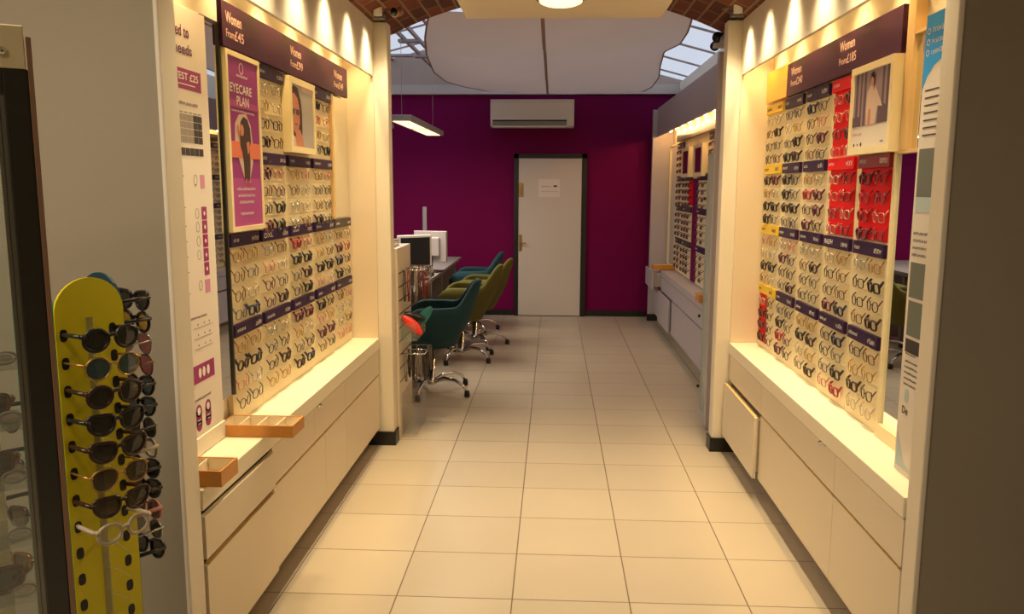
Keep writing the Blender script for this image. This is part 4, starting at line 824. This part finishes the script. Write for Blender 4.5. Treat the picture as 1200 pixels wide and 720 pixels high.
# ------------------------------------------------------------------ canvas canopy
Lp = [(5.30, -.79, 2.665), (5.7, -.87, 2.66), (6.2, -.962, 2.654), (7.0, -1.073, 2.656), (8.0, -1.163, 2.661), (8.8, -1.154, 2.672), (9.4, -1.011, 2.685), (9.85, -.80, 2.69)]
Rp = [(5.30, .84, 2.665), (5.7, .90, 2.67), (6.2, .955, 2.686), (6.7, .976, 2.690), (7.1, .905, 2.695), (8.0, .985, 2.70), (8.8, 1.075, 2.705), (9.4, 1.074, 2.68), (9.85, 1.02, 2.68)]
def interp(P, y):
    for a, b in zip(P, P[1:]):
        if a[0] <= y <= b[0]:
            t = (y-a[0])/(b[0]-a[0]); t2 = t; return a[1]+(b[1]-a[1])*t2, a[2]+(b[2]-a[2])*t2
    return P[-1][1:]
def cloth(y0, y1, label, sagc):
    rows = []; rows2 = []
    ny = 34; nx = 30
    for i in range(ny+1):
        y = y0+(y1-y0)*i/ny; (xl, zl), (xr, zr) = interp(Lp, y), interp(Rp, y); row = []
        for j in range(nx+1):
            t = j/nx; x = xl+(xr-xl)*t; s_ = math.sin(PI*i/ny)*sagc+.030
            z = zl+(zr-zl)*t-s_*math.sin(PI*t)**.8*1.0+.006*math.sin(9*t+4*y)*math.sin(PI*t)+.004*math.sin(23*(t+.3*y))*math.sin(PI*t)
            row.append((x, y, z))
        rows.append(row); rows2.append([(p[0], p[1], p[2]+.003) for p in row])
    mb = MB(); mb.grid(rows); mb.grid(rows2)
    o = thing('canvas_canopy', label, 'canopy', ((rows[0][0][0]+rows[0][-1][0])/2, y0, 2.6), 'canvas canopies under the skylight')
    mb.obj('canvas', M['cloth'], o)
    e = MB(); e.tube([r[0] for r in rows], .007); e.tube([r[-1] for r in rows], .007); e.obj('hem', M['seam'], o)
    k = nx//2; e = MB(); e.tube([(-.085+.0*r[k][0], r[k][1], r[k][2]-.004) for r in rows], .012, flat=.3); e.obj('centre_seam', M['seam'], o)
    return o
cloth(5.30, 7.05, 'pale canvas canopy under the skylight, the nearer sheet behind the arch', .02)
cloth(7.06, 9.85, 'pale canvas canopy under the skylight, the farther sheet by the magenta wall', .035)
# tie wires to the beams
# ------------------------------------------------------------------ hanging luminaires and the overhead track
def luminaire(x0, x1, y0, y1, z, label):
    o = thing('pendant_luminaire', label, 'lamp', ((x0+x1)/2, (y0+y1)/2, z), 'pendant luminaires')
    MB().box(x0, x1, y0, y1, z, z+.045, b=.003).obj('housing', M['alu'], o)
    for k in range(2):
        a = y0+.06+k*(y1-y0)/2; MB().box(x0+.03, x1-.03, a, a+(y1-y0)/2-.12, z-.004, z+.001).obj('diffuser', M['tube'], o)
    for x, y in (((x0+x1)/2, y0+.1), ((x0+x1)/2, y1-.1)): MB().tube([(x, y, z+.045), (x, y, 2.86)], .0022, 5).obj('cable', M['alu'], o)
    light('AREA', 'pendant_light', ((x0+x1)/2, (y0+y1)/2, z-.02), 26, (1, .84, .64), (0, 0, 0), x1-x0, sy=y1-y0)
    return o
luminaire(-1.32, -1.13, 6.55, 8.45, 2.09, 'long pendant luminaire with two lit panels over the desk')
luminaire(-1.83, -1.64, 6.55, 8.45, 2.16, 'second pendant luminaire farther left, mostly hidden by the pillar')
tr = thing('ceiling_track', 'pair of metal rails with cross brackets below the left skylight', 'track', (-1.30, 7.6, 2.86))
MB().box(-1.37, -1.345, 5.7, 9.9, 2.87, 2.90).obj('rail', M['bar'], tr); MB().box(-1.245, -1.22, 5.7, 9.9, 2.87, 2.90).obj('rail', M['bar'], tr)
for y in (6.65, 7.5, 8.35): MB().box(-1.40, -1.19, y-.05, y+.05, 2.845, 2.87, b=.003).obj('cross_bracket', M['alu'], tr)
MB().box(-1.86, -1.40, 6.6, 6.7, 2.855, 2.875).box(-1.86, -1.40, 8.3, 8.4, 2.855, 2.875).obj('side_arm', M['alu'], tr)
# ------------------------------------------------------------------ desk and chairs
dk = thing('desk', 'long grey service desk against which the swivel chairs stand', 'desk', (-1.5, 7.8, 0))
MB().box(-1.95, -1.10, 5.60, 9.72, .715, .745, b=.003).obj('desk_top', M['desk'], dk)
MB().box(-1.16, -1.14, 5.68, 9.68, .69, .715).obj('apron', M['desk'], dk)
for y in (5.62, 6.80, 7.69, 8.42, 9.64): MB().box(-1.93, -1.16, y, y+.05, 0, .715).obj('leg_panel', M['desk'], dk)
pd = thing('pedestal', 'grey pedestal drawers under the near end of the desk', 'cabinet', (-1.5, 6.5, 0))
MB().box(-1.80, -1.28, 6.25, 6.75, .0, .62, b=.004).obj('body', M['desk'], pd)
for z in (.05, .25, .45): MB().box(-1.281, -1.262, 6.26, 6.74, z, z+.17, b=.002).obj('drawer', M['alu'], pd)
def chair_data():
    n = 40; lim = math.radians(138); sh = MB()
    def prof(phi):
        a = abs(phi); 
        t = min(1, max(0, (a-math.radians(20))/math.radians(34))); t = t*t*(3-2*t); top = .865*(1-t)+.675*t
        t2 = min(1, max(0, (a-math.radians(100))/math.radians(38))); top -= .10*t2*t2
        return top
    def P(phi, v, inner):
        top = prof(phi); zb = .37 if not inner else .42; z = zb+(top-zb)*v
        k = .62+.38*min(1, ((z-.36)/.26))**.55 if z < .62 else 1.0
        rx, ry = (.285, .275); off = .035 if inner else 0
        x = math.sin(phi)*(rx*k-off); y = math.cos(phi)*(ry*k-off)
        lean = max(0, z-.45)*.28*max(0, math.cos(phi))
        nar = 1-.36*max(0, (z-.64)/.2)
        return (x*nar, y+lean, z)
    phis = [-lim+2*lim*i/n for i in range(n+1)]; m = 10
    out = [[P(p, j/m, False) for j in range(m+1)] for p in phis]; inn = [[P(p, j/m, True) for j in range(m+1)] for p in phis]
    rows = []
    for o_, i_ in zip(out, inn):
        mid = tuple((a+b)/2 for a, b in zip(o_[-1], i_[-1])); mid = (mid[0], mid[1], mid[2]+.012)
        rows.append(o_+[mid]+i_[::-1])
    sh.grid(rows); L = len(rows[0])
    sh.add(rows[0], [tuple(range(L))], False); sh.add(rows[-1], [tuple(range(L-1, -1, -1))], False)
    # underside bowl
    ring = [P(p, 0, False) for p in phis]; c = (0, .0, .352)
    fr_ = [(-ring[0][0]*(1-t)*-1*-1 if False else ring[-1][0]*(1-t)+ring[0][0]*t, ring[0][1]-.05*math.sin(PI*t), .37) for t in [k/8 for k in range(1, 8)]]
    loop = ring+fr_; sh.add(loop+[c], [(i, (i+1) % len(loop), len(loop)) for i in range(len(loop))], True)
    seat = MB(); rows = []
    for z, k in ((.375, .93), (.40, 1.0), (.445, 1.02), (.462, .97), (.470, .80), (.472, .01)):
        row = []
        for i in range(36):
            q = 2*PI*i/36; c_, s_ = math.cos(q), math.sin(q); row.append((.225*k*math.copysign(abs(c_)**.75, c_), -.045+.235*k*math.copysign(abs(s_)**.75, s_), z))
        rows.append(row)
    seat.grid(rows, closed_u=True); seat.add(rows[0], [tuple(range(36))], False)
    return sh, seat
def chair(loc, rz, fm, label, base_rot):
    ch = thing('swivel_chair', label, 'chair', loc, 'swivel tub chairs at the desk', rz)
    sh, seat = chair_data(); sh.obj('shell', M[fm], ch, world=False); seat.obj('seat_cushion', M[fm], ch, world=False)
    MB().lathe([(.045, .352), (.045, .335), (.022, .33), (.022, .24)], (0, 0, 0), 16).obj('gas_lift', M['black'], ch, world=False)
    MB().lathe([(.026, .26), (.026, .09), (.036, .085), (.036, .06), (.02, .055)], (0, 0, 0), 20).obj('column', M['chrome'], ch, world=False)
    for k in range(5):
        q = base_rot-rz+2*PI*k/5; u = Vector((math.cos(q), math.sin(q), 0))
        pts = [u*.03+Vector((0, 0, .085)), u*.12+Vector((0, 0, .118)), u*.22+Vector((0, 0, .115)), u*.29+Vector((0, 0, .085)), u*.325+Vector((0, 0, .045))]
        lg = MB().tube(pts, [.016, .015, .013, .012, .012], 8).obj('leg', M['chrome'], ch, world=False)
        MB().lathe([(.020, 0), (.022, .02), (.018, .045), (.010, .05)], tuple(u*.33), 12).obj('glide', M['black'], lg, world=False)
    return ch
R90 = -PI/2
chair((-.93, 6.14, 0), R90+.12, 'teal', 'dark teal swivel tub chair nearest the camera, by the white rack unit', math.radians(-28))
chair((-.84, 7.38, 0), R90, 'green', 'olive green swivel tub chair, second in the row behind the near teal one', math.radians(-36))
chair((-.78, 8.05, 0), R90-.05, 'green', 'olive green swivel tub chair, third in the row, before the far teal one', math.radians(10))
chair((-.92, 8.85, 0), R90, 'blue', 'teal swivel tub chair farthest from the camera, next to the magenta wall', math.radians(20))
# ---- things on the desk
def monitor(loc, rz, w, h, label, scr='screen', cm='white'):
    m_ = thing('computer_monitor', label, 'monitor', loc, None, rz)
    MB().box(-w/2, w/2, -.02, .02, .10, .10+h, b=.006).obj('casing', M[cm], m_, world=False)
    MB().box(-w/2+.022, w/2-.022, -.022, -.019, .125, .10+h-.022).obj('screen', M[scr], m_, world=False)
    MB().box(-.03, .03, .02, .05, .01, .25, b=.004).obj('stand_neck', M['black'], m_, world=False)
    MB().box(-.11, .11, -.08, .10, 0, .014, b=.004).obj('stand_foot', M['black'], m_, world=False)
    MB().box(-w*.32, w*.32, .02, .06, .16, .04+h, b=.008).obj('rear_housing', M[cm], m_, world=False)
    return m_
monitor((-1.24, 7.25, .745), .62, .33, .30, 'white-edged computer monitor with dark screen on the desk')
monitor((-1.20, 7.95, .745), PI-.25, .34, .30, 'beige computer monitor seen from behind, beyond the dark-screened one', cm='lilac')
kb = thing('keyboard', 'dark computer keyboard on the desk below the monitor', 'keyboard', (-1.20, 6.9, .745))
MB().box(-1.32, -1.18, 6.82, 7.24, .746, .762, b=.003).obj('body', M['black'], kb)
mb = MB()
for i in range(4):
    for j in range(14): mb.box(-1.31+.032*i, -1.284+.032*i, 6.83+.028*j, 6.854+.028*j, .762, .768)
mb.obj('keys', M['dsteel'], kb)
ph = thing('desk_telephone', 'desk telephone with upright pale handset on the desk edge', 'telephone', (-1.14, 7.42, .745))
MB().hexa([(-1.22, 7.46, .746), (-1.12, 7.46, .746), (-1.12, 7.67, .746), (-1.22, 7.67, .746), (-1.22, 7.48, .80), (-1.13, 7.48, .77), (-1.13, 7.65, .77), (-1.22, 7.65, .80)]).obj('base', M['black'], ph)
MB().tube([(-1.20, 7.50, .96), (-1.18, 7.50, .92), (-1.14, 7.50, .85), (-1.12, 7.50, .79)], [.020, .014, .014, .020], 8).obj('handset', M['white'], ph)
tag(MB().box(-1.60, -1.55, 9.965, 9.998, .10, 1.33, b=.003).obj('cable_trunking', M['alu']), 'vertical grey cable trunking on the magenta wall above the monitors', 'trunking')
# ---- white slatted rack unit with pockets
ru = thing('rack_unit', 'white slatted end unit standing behind the left pillar', 'cabinet', (-1.1, 5.1, 0))
MB().box(-1.28, -.945, 4.905, 5.36, 0, 1.20, b=.003).obj('body', M['cream'], ru)
for k in range(9): MB().box(-.946, -.9435, 4.93, 5.34, .36+.085*k, .368+.085*k).obj('slat_groove', M['black'], ru)
pp = thing('paper_pile', 'small pile of papers and boxes on top of the white rack unit', 'papers', (-1.0, 5.1, 1.2))
MB().box(-1.16, -.98, 4.95, 5.16, 1.200, 1.216).box(-1.15, -1.0, 4.99, 5.2, 1.216, 1.224).obj('sheets', M['poster'], pp); MB().box(-1.13, -1.01, 5.18, 5.30, 1.2005, 1.235, b=.003).obj('carton', M['linen'], pp)
def pocket(y0, y1, z0, z1, label):
    o = tag(MB().box(-.943, -.939, y0, y1, z0, z1).box(-.845, -.842, y0, y1, z0, z0+(z1-z0)*.75).box(-.939, -.845, y0, y0+.003, z0, z0+(z1-z0)*.8).box(-.939, -.845, y1-.003, y1, z0, z0+(z1-z0)*.8).box(-.939, -.845, y0, y1, z0, z0+.004).obj('acrylic_pocket', M['glass']), label, 'rack', 'acrylic pockets on the rack unit'); return o
pocket(4.96, 5.32, .62, .76, 'clear acrylic pocket holding the red and teal cases'); pocket(4.96, 5.32, .02, .28, 'empty clear acrylic pocket lowest on the rack unit').data.materials[0] = M['demo']
def cord_rack(z, n, ln, lab, seed, m_list):
    rk = tag(MB().tube([(-.944, 5.00, z), (-.80, 5.00, z), (-.80, 5.30, z), (-.944, 5.30, z)], .004).tube([(-.94, 5.014, z), (-.80, 5.014, z)], .003).tube([(-.94, 5.149, z), (-.80, 5.149, z)], .003).obj('wire_rack', M['chrome']), 'chrome wire rack of cords, %s on the rack unit' % lab, 'rack', 'wire racks on the rack unit')
    rr = random.Random(seed)
    for i in range(n):
        x = -.925+.120*(i % 6)/5+rr.uniform(-.004, .004); y = (5.014, 5.149, 5.300)[i//6]; L = ln*rr.uniform(.8, 1); mk, cn = m_list[rr.randrange(len(m_list))]
        o = MB().tube([(x-.004, y, z+.001), (x-.006, y-.003, z-L*.5), (x-.001, y-.002, z-L), (x+.005, y, z-L*.96), (x+.006, y, z-L*.5), (x+.003, y, z+.001)], .0035, 5).obj('glasses_lanyard', M[mk])
        tag(o, '%s glasses lanyard hanging on the %s wire rack' % (cn, lab), 'lanyard', '%s lanyards on the %s rack' % (cn, lab))
cord_rack(1.06, 18, .21, 'upper', 5, [('cord', 'dark'), ('cord3', 'dark red'), ('cord4', 'cream'), ('cord2', 'grey')])
cord_rack(.53, 18, .19, 'lower', 6, [('cord', 'dark'), ('cord2', 'grey'), ('cord', 'dark')])
def case(loc, rot, m_, label):
    o = thing('spectacle_case', label, 'case', loc, 'spectacle cases in the acrylic pocket'); o.rotation_euler = rot
    rows = []
    for i in range(13):
        t = i/12; w = .034*math.sin(PI*(.04+.92*t))**.6; rows.append([((t-.5)*.165, w*math.cos(q), w*.62*math.sin(q)) for q in [2*PI*k/16 for k in range(16)]])
    mb = MB(); mb.grid(rows, closed_u=True); mb.add(rows[0], [tuple(range(16))]); mb.add(rows[-1], [tuple(range(15, -1, -1))]); mb.obj('shell', M[m_], o, world=False)
    mb = MB(); mb.tube([(r[0][0], r[0][1]*1.02, 0) for r in rows], .0025, 5); mb.obj('hinge_seam', M['black'], o, world=False)
case((-.875, 4.995, .715), (1.2, .75, -.1), 'redcase', 'bright red spectacle case in the clear pocket of the rack unit')
case((-.835+.0, 5.20, .735), (1.2, -.9, .1), 'tealcase', 'teal spectacle case beside the red one')
case((-.895, 5.11, .745), (1.3, .2, .1), 'black', 'black spectacle case behind the red one')
# ------------------------------------------------------------------ world and view
w = bpy.data.worlds.new('world'); bpy.context.scene.world = w; w.use_nodes = True
bg = w.node_tree.nodes['Background']; bg.inputs[0].default_value = (.82, .86, .95, 1); bg.inputs[1].default_value = .95
vs_ = bpy.context.scene.view_settings; vs_.view_transform = 'Standard'; vs_.look = 'None'; vs_.gamma = 1; vs_.exposure = 0; vs_.use_curve_mapping = False
